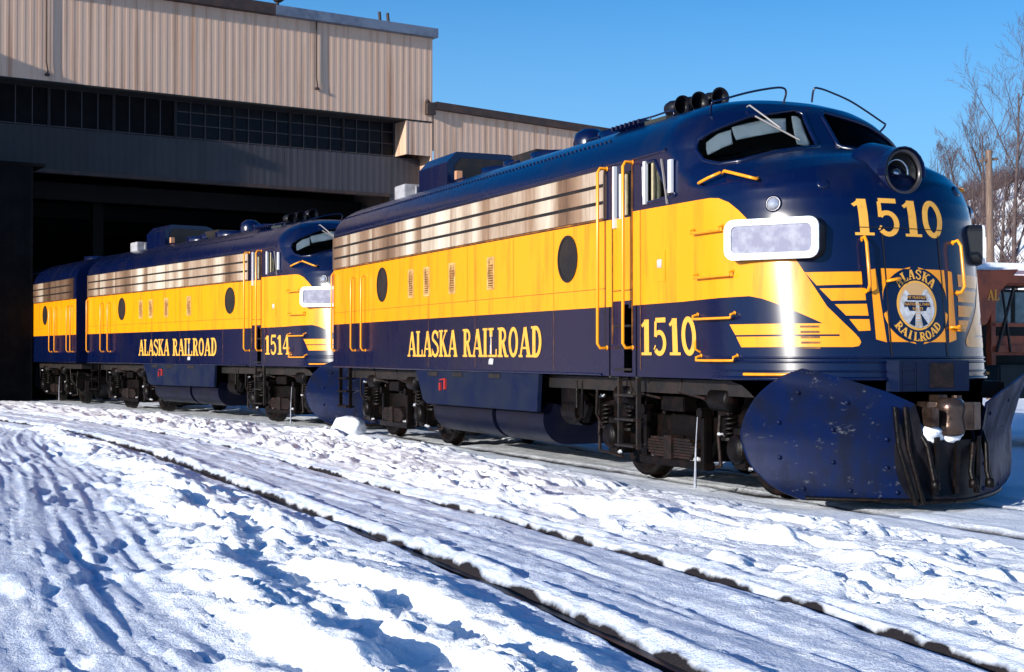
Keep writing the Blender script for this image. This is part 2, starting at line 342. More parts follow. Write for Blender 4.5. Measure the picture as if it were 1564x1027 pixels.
def zrows():
    t = np.linspace(1.0, 4.37, 6000); w_ = Wd(t); x_ = np.interp(t, *XTt)
    f = np.concatenate([[0], np.cumsum(np.hypot(np.hypot(np.diff(t), np.diff(w_)), np.diff(x_)))])
    rows = list(np.interp(np.linspace(0, f[-1], 135), f, t)); rows = [z for z in rows if z > 1.235]
    return np.array([1.22] + rows)
def make_body(root, straight=False, cab=True):
    sh = SH(straight); Z = zrows()
    if straight: cols = np.array([-14.9, -10, -5, -.02, .02, 5, 10, 14.9])
    else:
        fine = np.concatenate([np.linspace(-4.2, -SR, 62)[:-1], np.linspace(-SR, SR, 181), np.linspace(SR, 4.2, 62)[1:]])
        rear = sx_(-L_BODY); cols = np.concatenate([[-rear, -11, -7.5], fine, [7.5, 11, rear]])
    if straight:   # two flanks of a box body, ends added below
        for sg in (-1, 1):
            c_ = np.linspace(.02, 14.9, 8) * sg; c_ = np.sort(c_); s_, z_ = np.meshgrid(c_, Z); nr, nc = s_.shape
            V = list(zip(s_.ravel(), z_.ravel())); F = [(i * nc + j, i * nc + j + 1, (i + 1) * nc + j + 1, (i + 1) * nc + j) for i in range(nr - 1) for j in range(nc - 1)]
            sh.addsz(V, F, 0, 0)
    else:
        s_, z_ = np.meshgrid(cols, Z); nr, nc = s_.shape
        V = list(zip(s_.ravel(), z_.ravel()))
        cs_ = (s_[:-1, :-1] + s_[1:, 1:]) / 2; cz_ = (z_[:-1, :-1] + z_[1:, 1:]) / 2
        hole = np.zeros(cs_.shape, bool)
        for pl in (WS_N, WS_F, SW_N, SW_F, DW_N, DW_F, STEP_N): hole |= in_poly(cs_, cz_, pl)
        F = [(i * nc + j, i * nc + j + 1, (i + 1) * nc + j + 1, (i + 1) * nc + j) for i in range(nr - 1) for j in range(nc - 1) if not hole[i, j]]
        sh.addsz(V, F, 0, 0)
    xe = -14.9 if straight else -L_BODY
    zz = [z for z in Z[::4]] + [4.37]
    pr = [(xe, -float(Wd(z)), z) for z in zz] + [(xe, float(Wd(z)), z) for z in reversed(zz[:-1])]
    sh.flat(list(reversed(pr)), 0)
    if straight: sh.flat([(-.02, p[1], p[2]) for p in pr], 0)
    # yellow bands and stripes (paint)
    re_ = 14.88 if straight else sx_(-L_BODY) - .01
    fr = .04 if straight else None
    for sg in (1, -1):
        def q(poly): return poly if sg == 1 else rev(poly)
        if straight:
            sh.decal(q([(-re_, 2.03), (-fr, 2.03), (-fr, 3.05), (-re_, 3.05)]), mi=1)
        else:
            sh.decal(q([(-re_, 2.03), (-sx_(-3.52), 2.03), (-sx_(-3.52), 3.05), (-re_, 3.05)]), mi=1)
            sh.decal(q([(-sx_(-3.515), 2.09), (-sx_(-3.045), 2.09), (-sx_(-3.045), 3.05), (-sx_(-3.515), 3.05)]), mi=1)
            lam = [(-sx_(-3.04), 2.03), (-2.9, 2.035), (-2.2, 2.05), (-1.75, 2.055), (-1.60, 2.025), (-1.40, 1.955), (-1.20, 1.865), (-1.01, 1.775),
                   (-2.04, 1.775), (-1.965, 1.668), (-.86, 1.668), (-.86, 1.650), (-1.955, 1.650), (-1.895, 1.545), (-.74, 1.545), (-.68, 1.555), (-.655, 1.59), (-.67, 1.63),
                   (-.96, 1.94), (-1.345, 2.38), (-1.38, 2.42), (-1.45, 2.80), (-1.69, 2.81), (-1.80, 2.93), (-1.90, 3.02), (-2.02, 3.075), (-2.15, 3.09), (-sx_(-3.04), 3.10)]
            lamu = lam[:8] + [(-.806, 1.775), (-.96, 1.94)] + lam[21:]
            sh.decal(q(lamu), mi=1)
            sh.decal(q([(-2.04, 1.775), (-1.965, 1.668), (-.70, 1.668), (-.806, 1.775)]), mi=1)
            sh.decal(q([(-.86, 1.668), (-.86, 1.65), (-.688, 1.65), (-.70, 1.668)]), mi=1)
            sh.decal(q([(-1.955, 1.65), (-1.895, 1.545), (-.74, 1.545), (-.68, 1.555), (-.655, 1.59), (-.67, 1.63), (-.688, 1.65)]), mi=1)
            for a in ([(-1.15, 2.275), (-.60, 2.28), (-.60, 2.155), (-1.045, 2.145)], [(-1.02, 2.115), (-.58, 2.12), (-.575, 2.0), (-.915, 1.995)],
                      [(-.885, 1.96), (-.57, 1.965), (-.56, 1.85), (-.785, 1.85)], [(-.755, 1.815), (-.555, 1.815), (-.55, 1.705), (-.67, 1.70)]):
                sh.decal(q(list(reversed(a))), mi=1)
            sh.decal(q([(-.50, 1.62), (-.385, 1.59), (-.45, 2.31), (-.51, 2.30)]), mi=1)
    if not straight:
        # door panel with four yellow corners round the emblem
        el = lambda a, b_, a0, a1, n=12: [(a * math.cos(R(a0 + (a1 - a0) * i / n)), 1.955 + b_ * math.sin(R(a0 + (a1 - a0) * i / n))) for i in range(n + 1)]
        for sx2 in (-1, 1):
            for up in (1, -1):
                zt = 2.315 if up > 0 else 1.595
                xo = .395 if up > 0 else .355
                cr_ = [(sx2 * xo, 1.955 + up * .05), (sx2 * xo, zt), (sx2 * .06, zt)] + [(sx2 * .40 * math.sin(R(6 + 76 * i / 12)), 1.955 + up * .385 * math.cos(R(9 + 68 * i / 12))) for i in range(13)]
                ar = sum(cr_[i][0] * cr_[(i + 1) % len(cr_)][1] - cr_[(i + 1) % len(cr_)][0] * cr_[i][1] for i in range(len(cr_)))
                sh.decal(cr_ if ar > 0 else list(reversed(cr_)), mi=1)
        # nose door seams, louvre and side panel seams
        for x0 in (-.345, .345): sh.decal([(x0 - .008, 1.45), (x0 + .008, 1.45), (x0 + .008, 2.66), (x0 - .008, 2.66)], off=.006, mi=2)
        sh.decal([(-.6, 2.715), (.46, 2.715), (.46, 2.722), (-.6, 2.722)], off=.009, mi=2)
        for i in range(5):
            z0 = 1.75 - i * .052
            sh.decal([(-1.23, z0 - .016), (-1.05, z0 - .016), (-1.05, z0 + .004), (-1.23, z0 + .004)], off=.008, mi=3)
        for x0 in (-2.86,):
            sh.decal([(-sx_(x0) - .006, 1.3), (-sx_(x0) + .006, 1.3), (-sx_(x0) + .006, 3.1), (-sx_(x0) - .006, 3.1)], off=.006, mi=3)
    sc_ = (lambda x: -(-x)) if straight else (lambda x: -sx_(x))
    for x0 in (-13.1, -12.55, -9.6, -8.0, -7.7, -6.35, -5.1):
        a = sc_(x0); z0 = 1.28 if x0 in (-9.6, -7.7, -5.1) else 2.2
        sh.decal([(a - .004, z0), (a + .004, z0), (a + .004, 3.04), (a - .004, 3.04)], off=.006, mi=3)
    a, b_ = sc_(-14.6), sc_(-3.7)
    sh.decal([(a, 2.245), (b_, 2.245), (b_, 2.252), (a, 2.252)], off=.0065, mi=3)
    # rivet line along the roof edge and the lower sill moulding
    o = sh.build('body', [M['navy'], M['yellow'], M['black'], M['seam']], root)
    return o
def grille(root, x0, x1):
    mb = MB(); pan = .62
    for side in (-1, 1):
        for (z0, z1) in ((3.085, 3.248), (3.290, 3.450), (3.492, 3.655)):
            x = x0
            while x < x1 - .05:
                xe = min(x + pan, x1)
                mb.box(((x + xe) / 2, side * 1.506, (z0 + z1) / 2), (xe - x - .006, .028, z1 - z0), 0); x = xe
        mb.box(((x0 + x1) / 2, side * 1.498, 3.37), (x1 - x0 + .06, .02, .60), 1)
        mb.box(((x0 + x1) / 2, side * 1.505, 3.068), (x1 - x0 + .06, .03, .018), 2)
        for xr in (x1 + .02, x0 - .02): mb.box((xr, side * 1.508, 3.37), (.035, .036, .60), 0)
    return mb.build('air_intake_grille', [M['steel'], M['black'], M['seam']], root)
def rivets(root, x0, x1):
    mb = MB()
    for side in (-1, 1):
        n = int((x1 - x0) / .115)
        for i in range(n):
            x = x0 + i * .115; z = 4.04; y = float(Wd(z)); 
            mb.box((x, side * (y + .004), z), (.03, .02, .03), 0)
        mb.tube([(x0, side * 1.485, 3.715), (x1, side * 1.485, 3.715)], .018, 6, 0)
        mb.tube([(x0, side * 1.502, 1.235), (x1, side * 1.502, 1.235)], .016, 6, 0)
    return mb.build('roof_rivet_line', [M['navy']], root)
def porthole(root, x, side=-1):
    mb = MB(); o = (x, side * 1.5, 2.66)
    mb.prism(ell(.245, .265), o, (1, 0, 0), (0, 0, 1), (0, side, 0), .008, 1)
    ob = ell(.275, .295); mb.ring(ob, ell(.238, .258), o, (1, 0, 0), (0, 0, 1), (0, side, 0), .016, 0)
    return mb.build('porthole_window', [M['rubber'], M['black']], root)
def side_vent(root, x):
    mb = MB(); mb.box((x, -1.506, 2.61), (.26, .012, .46), 0)
    for i in range(12):
        mb.box((x, -1.515, 2.415 + i * .0355), (.19, .012, .014), 0, rot=(R(35), 0, 0))
    mb.box((x + .01, -1.5135, 2.58), (.15, .006, .30), 1); mb.box((x - .03, -1.5165, 2.68), (.02, .010, .22), 1)
    return mb.build('side_vent', [M['vent'], M['seam']], root)
M['plow_dark'] = mat('dark plow steel', (.004, .004, .007), .45, col2=(.012, .010, .012), scale=4, spec=.2, bump=.2, bscale=12)  # darker steel colour for the plow centre and back
M['ice'] = mat('dirty ice', (.35, .37, .42), .25, col2=(.2, .2, .24), scale=9)
M['greybox'] = mat('weathered grey box', (.34, .34, .36), .6, col2=(.2, .19, .2), scale=4)
M['vent'] = mat('sooty vent', (0.58, 0.36, 0.12), 0.6, col2=(0.30, 0.16, 0.05), scale=7, lo=.4, hi=.65)
def handrail(root, pts, r=.02, name='handrail', m='yellow'):
    mb = MB(); mb.tube(pts, r, 8)
    for p in (pts[0], pts[-1]): mb.lathe([(0, 0), (r * 1.5, 0), (r * 1.5, .012), (0, .012)], (p[0], p[1] - .0, p[2]), (0, -1 if p[1] < 0 else 1, 0), 8)
    return mb.build(name, [M[m]], root)
def vrail(root, x, z0, z1, side=-1, off=.13, r=.019):
    y = side * 1.5; yo = side * (1.5 + off)
    return handrail(root, [(x, y, z1), (x, yo - side * .03, z1), (x, yo, z1 - .05), (x, yo, (z0 + z1) / 2), (x, yo, z0 + .05), (x, yo - side * .03, z0), (x, y, z0)], r)
def hgrab(root, x0, x1, z, r=.013, off=.07, dr=0.05):
    def pt(x, o, dz=0): s_ = -sx_(x) if x < -1.55 else s_of(x); return tuple(surf(s_, z + dz, o))
    n = 5; xs = [x0 + (x1 - x0) * i / n for i in range(n + 1)]
    pts = [pt(x0, 0, dr), pt(x0, off, dr * .6), pt(x0, off, 0)] + [pt(x, off) for x in xs[1:-1]] + [pt(x1, off, 0), pt(x1, off, dr * .6), pt(x1, 0, dr)]
    return handrail(root, pts, r, 'grab_iron')
def s_of(x):   # near side s for world x on the nose at z=2.2
    ss = np.linspace(-SR, 0, 800); X = P(ss, 2.2)[:, 0]; return float(np.interp(x, X, ss))

def bolster_truck(root, xc):
    tr = None
    # side frames: Blomberg arch outline
    mb = MB()
    up = [(-1.95, .60), (-1.95, .86), (-1.62, .92), (-1.15, .90), (-.85, .80), (-.35, .78), (0, .80), (.35, .78), (.85, .80), (1.15, .90), (1.62, .92), (1.95, .86), (1.95, .60),
          (1.72, .58), (1.70, .44), (1.58, .40), (1.16, .40), (1.04, .44), (1.0, .60), (.72, .60), (.62, .50), (.5, .34), (-.5, .34), (-.62, .50), (-.72, .60), (-1.0, .60), (-1.04, .44), (-1.16, .40), (-1.58, .40), (-1.70, .44), (-1.72, .58)]
    for side in (-1, 1):
        mb.prism(up, (xc, side * 1.02, 0), (1, 0, 0), (0, 0, 1), (0, side, 0), .10)
        # swing hanger posts and spring plank
        for dx in (-.62, .62): mb.box((xc + dx, side * 1.19, .56), (.10, .10, .62)); mb.cyl((xc + dx, side * 1.13, .84), (xc + dx, side * 1.28, .84), .06, 10)
        mb.box((xc, side * 1.20, .27), (1.42, .14, .09))
        for dx in (-1.95, 1.95): mb.box((xc + dx, side * 1.05, .70), (.08, .2, .5))
        mb.box((xc, side * 1.16, .92), (.5, .18, .16))
    mb.box((xc, 0, .62), (.5, 2.1, .3)); mb.box((xc - 1.95, 0, .72), (.12, 2.1, .2)); mb.box((xc + 1.95, 0, .72), (.12, 2.1, .2))
    tr = mb.build('truck', [M['grime']], root, bevel=.012)
    for dx in (-1.37, 1.37):
        ax = MB(); ax.cyl((xc + dx, -1.0, .51), (xc + dx, 1.0, .51), .09, 12); ax.cyl((xc + dx, -.4, .51), (xc + dx, .4, .51), .38, 16); ax.build('axle', [M['black']], tr)
        for side in (-1, 1):
            wb = MB(); pr = [(.09, .76), (.10, .83), (.16, .83), (.20, .79), (.40, .77), (.44, .81), (.505, .805), (.51, .70), (.545, .67), (.545, .64), (.40, .63), (.2, .66), (.09, .65)]
            wb.lathe(pr, (xc + dx, 0, .51), (0, side, 0), 32); wb.build('wheel', [M['grime']], tr)
            jb = MB(); jb.box((xc + dx, side * 1.10, .50), (.36, .24, .34)); jb.box((xc + dx, side * 1.14, .50), (.24, .24, .42))
            jb.lathe([(0, .10), (.13, .10), (.15, .06), (.15, 0)], (xc + dx, side * 1.24, .50), (0, side, 0), 14)
            jb.build('journal_box', [M['grime']], tr, bevel=.012)
            for d2 in (-.30, .30):
                sp = MB(); pts = [(xc + dx + d2 * 1.0 + .065 * math.cos(a), side * 1.17 + .065 * math.sin(a), .60 + .26 * a / (2 * math.pi * 5)) for a in np.linspace(0, 2 * math.pi * 5, 60)]
                sp.tube(pts, .017, 5); sp.cyl((xc + dx + d2, side * 1.17, .57), (xc + dx + d2, side * 1.17, .60), .1, 10); sp.build('coil_spring', [M['grime']], tr)
    for side in (-1, 1):
        ls = MB()
        for i in range(7): ls.box((xc, side * 1.22, .34 + i * .032), (1.15 - .11 * abs(3 - i) * .9, .12, .026))
        ls.box((xc, side * 1.23, .44), (.16, .16, .26)); ls.build('leaf_spring', [M['rust']], tr)
        for dx in (-1.02, 1.02):
            bc = MB(); bc.lathe([(0, -.2), (.12, -.2), (.13, -.17), (.13, .15), (.10, .2), (.04, .2), (.04, .34)], (xc + dx, side * 1.22, 1.0), (-1 if dx > 0 else 1, 0, 0), 14)
            bc.box((xc + dx, side * 1.16, .98), (.22, .14, .30)); bc.build('brake_cylinder', [M['grime']], tr)
        for dx in (-1.98, -.80, .80, 1.98):
            br = MB(); br.box((xc + dx * 1.0, side * .86, .52), (.09, .12, .34), rot=(0, R(12 if dx > 0 else -12), 0)); br.tube([(xc + dx, side * 1.12, .95), (xc + dx * .98, side * 1.14, .60), (xc + dx * 1.0, side * 1.12, .28)], .022, 6)
            br.tube([(xc + dx, side * 1.12, .28), (xc + dx * .7, side * 1.12, .24)], .018, 6)
            br.build('brake_rigging', [M['rust']], tr)
        pp = MB(); pp.tube([(xc + 1.72, side * 1.28, 1.2), (xc + 1.78, side * 1.27, .75), (xc + 1.9, side * .9, .2)], .02, 6); pp.build('sand_pipe', [M['rust']], tr)
        pp = MB(); pp.tube([(xc - 1.72, side * 1.28, 1.2), (xc - 1.78, side * 1.27, .75), (xc - 1.9, side * .9, .2)], .02, 6); pp.build('sand_pipe', [M['rust']], tr)
        pp = MB(); pp.tube([(xc + .3, side * 1.3, 1.2), (xc + .25, side * 1.3, 1.06), (xc + .75, side * 1.28, 1.0)], .016, 6); pp.build('sand_pipe', [M['rust']], tr)
        pp = MB(); pp.tube([(xc - .9, side * 1.3, 1.2), (xc - .8, side * 1.31, 1.04), (xc - .2, side * 1.28, .98)], .016, 6); pp.build('sand_pipe', [M['rust']], tr)
    rn = random.Random(int(xc * 10))
    for side in (-1, 1):
        for (dx, z, ln) in ((-1.3, .30, .18), (-.35, .325, .30), (.45, .325, .22), (.95, .62, .14), (1.5, .30, .16), (-1.75, .95, .12)):
            sn = MB(); n_ = 9; pts = [(xc + dx + ln * (i / (n_ - 1) - .5), side * (1.2 + rn.uniform(-.02, .03)), z + rn.uniform(0, .02)) for i in range(n_)]
            sn.tube(pts, .03, 6, 0, radii=[.008] + [rn.uniform(.010, .028) for _ in range(n_ - 2)] + [.008]); sn.build('packed_snow', [M['icebit']], tr)
    if xc < -5: return tr
    ic = MB(); ic.tube([(xc + .62, -1.30, .80), (xc + .60, -1.31, .45), (xc + .57, -1.30, .04)], .012, 6, radii=[.005, .010, .018]); ic.build('icicle', [M['ice']], tr)
    return tr

def nose_details(root):
    # headlight
    mb = MB(); o = Vector((-.40, 0, 3.295)); ax = Vector((1, 0, .02))
    mb.lathe([(.36, -.25), (.285, .0), (.25, .10), (.24, .19), (.228, .20), (.21, .16)], o, ax, 32, 0)
    hl = mb.build('headlight_housing', [M['navy']], root)
    mb = MB(); mb.lathe([(.225, .20), (.230, .216), (.215, .222), (.197, .208), (.19, .18)], o, ax, 32, 0)
    mb.build('headlight_rim', [M['white_rim2']], hl)
    mb = MB(); mb.lathe([(.20, .15), (.15, .10), (.07, .0), (0, -.03)], o, ax, 28, 0); mb.lathe([(0, .12), (.045, .11), (.055, .05), (.02, 0)], o, ax, 12, 1); mb.lathe([(.125, .10), (.135, .115), (.145, .10)], o, ax, 24, 1)
    mb.build('headlight_reflector', [M['black'], M['chrome']], hl)
    mb = MB(); mb.lathe([(.205, .19), (.15, .207), (.001, .213)], o, ax, 28, 0); mb.build('headlight_lens', [M['glass']], hl)
    # little visor lip over the headlight
    mb = MB(); vs = []; fs = []
    for i in range(13):
        a = R(-10 + 200 * i / 12); 
        for (r_, h_) in ((.238, .10), (.25, .10), (.256, .235), (.244, .235)): vs.append(o + Vector((h_, r_ * math.cos(a), r_ * math.sin(a))))
    for i in range(12):
        for k in range(4): fs.append((i * 4 + k, i * 4 + (k + 1) % 4, i * 4 + 4 + (k + 1) % 4, i * 4 + 4 + k))
    mb.add(vs, fs, 0, False); mb.build('headlight_hood', [M['navy']], hl)
    # classification lamps and small lens on the nose
    for sg in (-1, 1):
        p = surf(sg * 1.39, 2.965); n = Vector(NRM(sg * 1.39, 2.965)); n.z *= .5; n.normalize()
        mb = MB(); mb.lathe([(.085, -.03), (.085, .012), (.07, .022), (.062, .014)], p, n, 20, 0); mb.lathe([(.064, .012), (.05, .035), (.025, .048), (0, .052)], p, n, 20, 1)
        mb.build('classification_lamp', [M['navy'], M['lens']], root)
        p = surf(sg * .86, 3.16); n = Vector(NRM(sg * .86, 3.16)).normalized()
        mb = MB(); mb.lathe([(.06, -.02), (.06, .01), (.05, .016), (0, .012)], p, n, 16, 0); mb.build('nose_latch', [M['navy']], root)
    # number boxes
    for sg in (-1, 1):
        c_ = surf(sg * 1.43, 2.605, .085 if sg < 0 else .035); ux = (surf(sg * .97, 2.6) - surf(sg * 1.93, 2.6)); ux.z = 0; ux.normalize()
        if sg > 0: ux = -ux
        uz = Vector((0, 0, 1)); n = ux.cross(uz)
        if n.x < 0: n = -n
        mb = MB(); mb.prism(rrect(.99, .41, .10), c_ - n * .45, ux, uz, n, .44, 0); nb = mb.build('number_board', [M['rubber']], root)
        mb = MB(); mb.ring(rrect(.985, .405, .10), rrect(.84, .275, .055), c_ - n * .012, ux, uz, n, .03, 0); mb.build('number_board_rim', [M['white_rim'] if sg < 0 else M['white_rim']], nb, bevel=.006)
        mb = MB(); mb.prism(rrect(.85, .285, .05), c_ - n * .014, ux, uz, n, .012, 0); mb.build('number_board_glass', [M['frost']], nb)
    # front grab irons
    for sg in (-1, 1):
        a, b_ = sg * .565, sg * .565
        pts = [surf(a, 2.60, 0), surf(a, 2.61, .07), surf(a, 2.55, .10), surf(a, 2.3, .10), surf(a, 2.14, .10), surf(a, 2.09, .06), surf(a, 2.09, 0)]
        handrail(root, [tuple(p) for p in pts], .017)
    mb = MB()
    p = surf(-.33, 2.19, 0); mb.tube([p, surf(-.33, 2.19, .05), surf(-.22, 2.21, .05), surf(-.20, 2.21, .03)], .016, 8); mb.build('door_handle', [M['yellow']], root)
    mb = MB(); p = surf(.50, 1.72, 0)
    mb.tube([surf(.42, 1.74, 0), surf(.42, 1.74, .05), surf(.50, 1.73, .05)], .014, 8); mb.lathe([(0, 0), (.035, 0), (.035, .03), (0, .035)], surf(.52, 1.73, .02), (1, 0, .1), 10); mb.build('door_latch', [M['yellow']], root)
    # stirrup on the cab front (yellow, bent)
    for sg in (-1, 1):
        mb = MB(); pts = [surf(sg * 2.10, 3.25, 0), surf(sg * 2.06, 3.21, .08), surf(sg * 1.80, 3.25, .10), surf(sg * 1.68, 3.28, .10), surf(sg * 1.62, 3.30, .03), surf(sg * 1.62, 3.30, .09), surf(sg * 1.50, 3.22, .10), surf(sg * 1.44, 3.20, .07), surf(sg * 1.42, 3.24, 0)]
        pts = [surf(sg * 2.10, 3.27, 0), surf(sg * 2.09, 3.235, .07), surf(sg * 1.9, 3.255, .085), surf(sg * 1.72, 3.285, .085), surf(sg * 1.68, 3.32, .03), surf(sg * 1.64, 3.31, .08), surf(sg * 1.50, 3.21, .09), surf(sg * 1.45, 3.20, .07), surf(sg * 1.43, 3.25, 0)]
        mb.tube(pts, .017, 8); mb.build('grab_iron', [M['yellow']], root)
    # mouldings round the lower nose
    mb = MB()
    for (zz_, r_) in ((1.44, .012), (1.40, .012), (1.235, .022), (1.31, .010)):
        for sg in (-1, 1): mb.tube([surf(sg * q, zz_, .004) for q in np.linspace(.0 if zz_ > 1.39 else .0, 2.35, 40)], r_, 6)
    mb.build('nose_moulding', [M['navy']], root)
    mb = MB(); mb.tube([surf(q, 1.275, .03) for q in np.linspace(-1.86, -1.22, 12)], .016, 8); mb.build('step_edge', [M['yellow']], root); mb = MB(); mb.tube([surf(q, 1.275, .03) for q in np.linspace(1.22, 1.86, 12)], .016, 8)
    mb.build('step_edge', [M['yellow']], root)
    # pilot (lower apron)
    sh = SH(); Z = np.linspace(.22, 1.22, 18)
    for sg in (-1, 1):
        V = []; nc = 30
        for z in Z:
            t = (1.22 - z) / 1.0; s0 = 2.15 - .95 * t ** .5 if t > 0 else 2.15
            for j in range(nc): V.append((sg * (s0 * j / (nc - 1)), 1.22))
        k = len(sh.v); a = np.array(V); p = P(a[:, 0], a[:, 1]); n = NRM(a[:, 0], a[:, 1])
        zz_ = np.repeat(Z, nc); p[:, 2] = zz_; p[:, 0] -= (1.22 - zz_) * .10; p -= n * .01
        sh.v += [tuple(q) for q in p]; sh.n += [tuple(q) for q in n]
        for i in range(len(Z) - 1):
            for j in range(nc - 1):
                f = (k + i * nc + j, k + i * nc + j + 1, k + (i + 1) * nc + j + 1, k + (i + 1) * nc + j)
                sh.f.append(f if sg > 0 else f[::-1]); sh.m.append(0)
    sh.f = [tuple(reversed(f)) for f in sh.f]
    sh.build('pilot_apron', [M['navy']], root)
    # anti-climber box over the coupler
    mb = MB(); mb.box((.03, .02, 1.265), (.40, .86, .30), 0); mb.box((.232, .10, 1.27), (.006, .30, .24), 1)
    for y in (-.39, -.22): mb.box((.233, y, 1.265), (.008, .012, .29), 0)
    for zq in (1.2, 1.33): mb.box((.234, -.305, zq), (.008, .14, .03), 0)
    mb.build('coupler_pocket_box', [M['skirt'], M['rust']], root, bevel=.015)
    # coupler
    mb = MB(); mb.box((.0, 0, .88), (.5, .20, .20)); mb.prism([(.18, -.16), (.38, -.20), (.46, -.10), (.46, .16), (.36, .22), (.18, .16)], (0, 0, .75), (1, 0, 0), (0, 1, 0), (0, 0, 1), .27)
    mb.prism([(.30, -.20), (.42, -.30), (.60, -.33), (.63, -.27), (.48, -.22), (.44, -.10)], (0, 0, .79), (1, 0, 0), (0, 1, 0), (0, 0, 1), .18)
    mb.lathe([(0, .70), (.09, .70), (.135, .73), (.14, .80), (.125, .88), (.14, .97), (.13, 1.03), (.08, 1.06), (0, 1.06)], (.50, -.03, 0), (0, 0, 1), 12)
    mb.prism([(.42, .06), (.60, .02), (.66, .12), (.62, .24), (.48, .26), (.38, .18)], (0, 0, .76), (1, 0, 0), (0, 1, 0), (0, 0, 1), .26)
    mb.cyl((.40, .14, .68), (.40, .14, 1.08), .05, 10); mb.box((.30, 0, 1.05), (.14, .12, .07)); mb.box((.34, -.02, .70), (.2, .20, .1))
    mb.tube([(.45, 0, .72), (.47, .05, .60), (.42, .12, .52)], .02, 6)
    mb.build('coupler', [M['iron']], root, bevel=.02)
    # hoses
    for (y0, y1) in ((.30, .20), (-.34, -.26), (.42, .40)):
        mb = MB(); mb.tube([(.15, y0, .80), (.42, y0, .76), (.50, (y0 + y1) / 2, .60), (.52, y1, .36), (.56, y1, .24)], .026, 8)
        mb.lathe([(0, 0), (.045, 0), (.045, .08), (0, .1)], (.56, y1, .20), (0, 0, 1), 8, 0); mb.build('air_hose', [M['grime']], root)
    # plow
    mb = MB(); NA, NB = 32, 18
    for sg in (-1, 1):
        vs = []
        for i in range(NA + 1):
            a = i / NA
            for j in range(NB + 1):
                b_ = j / NB; yo = float(np.interp(b_, [0, .05, .12, .25, .45, .65, .80, .90, .96, 1], [1.20, 1.36, 1.49, 1.61, 1.67, 1.67, 1.63, 1.56, 1.46, 1.30] if sg < 0 else [1.20, 1.38, 1.53, 1.67, 1.74, 1.72, 1.66, 1.60, 1.57, 1.55])); xo = float(np.interp(b_, [0, .25, .5, .8, 1], [-.22, -.36, -.42, -.34, -.20]))
                zt = float(np.interp(a, [0, .24, .30, .5, .8, 1], [.66, .66, 1.0, 1.12, 1.26, 1.34]))
                if a > .85: zt -= .0
                x = .50 + (xo - .50) * a ** 1.7 - .16 * math.sin(math.pi * min(1, b_ * 1.1)) * (.35 + .65 * a) + .13 * b_ ** 3 * a
                z = .07 + (zt - .07) * b_; y = sg * a * yo
                vs.append((x, y, z))
        n0 = len(vs); 
        fs = [(i * (NB + 1) + j, (i + 1) * (NB + 1) + j, (i + 1) * (NB + 1) + j + 1, i * (NB + 1) + j + 1) for i in range(NA) for j in range(NB)]
        back = [(v[0] - .035, v[1], v[2]) for v in vs]
        mid_ = [f for k_, f in enumerate(fs) if k_ // NB < NA * .30]; out_ = [f for k_, f in enumerate(fs) if k_ // NB >= NA * .30]
        mb.add(vs, out_, 0, True); mb.add(vs, mid_, 1, True); mb.add(back, [f[::-1] for f in fs], 1, True)
        rim = [i * (NB + 1) for i in range(NA + 1)] + [NA * (NB + 1) + j for j in range(1, NB + 1)] + [i * (NB + 1) + NB for i in range(NA - 1, -1, -1)]
        al = vs + back; mb.add(al, [(rim[i], rim[i + 1], rim[i + 1] + n0, rim[i] + n0) for i in range(len(rim) - 1)], 0, False)
    pl = mb.build('snow_plow', [M['plow'], M['plow_dark']], root, recalc=False)
    def ppt(sg, a, b_, o=0.0):
        yo = float(np.interp(b_, [0, .05, .12, .25, .45, .65, .80, .90, .96, 1], [1.20, 1.36, 1.49, 1.61, 1.67, 1.67, 1.63, 1.56, 1.46, 1.30])); xo = float(np.interp(b_, [0, .25, .5, .8, 1], [-.22, -.36, -.42, -.34, -.20])); zt = float(np.interp(a, [0, .24, .30, .5, .8, 1], [.66, .66, 1.0, 1.12, 1.26, 1.34]))
        return Vector((.50 + (xo - .50) * a ** 1.7 - .16 * math.sin(math.pi * min(1, b_ * 1.1)) * (.35 + .65 * a) + .13 * b_ ** 3 * a + o, sg * a * yo - o * .6 * sg * -1, .07 + (zt - .07) * b_))
    for sg in (-1, 1):
        mb = MB()
        mb.tube([ppt(sg, q, .02, .012) for q in np.linspace(.0, .95, 24)], .022, 6); mb.build('cutting_edge', [M['grime']], pl)
        for aa in (.36, .62, .86):
            for bb in (.10, .34, .62, .86):
                mb = MB(); p = ppt(sg, aa, bb, .0); mb.lathe([(.022, -.01), (.022, .014), (.012, .022), (0, .022)], p, Vector((.8, sg * .6, 0)), 8); mb.build('bolt', [M['plow']], pl)
    mb = MB()
    for y in (-.62, -.50): mb.tube([(.42, y, .98), (.44, y * .95, .6), (.48, y * .82, .3), (.50, y * .7, .06)], .025, 6)
    for y in (-.2, .05, .30): mb.box((.50, y, .42), (.03, .05, .55), rot=(0, R(3), 0))
    mb.tube([(.40, .45, .7), (.50, .48, .2)], .025, 6)
    mb.build('plow_brace', [M['grime']], pl)
    return pl

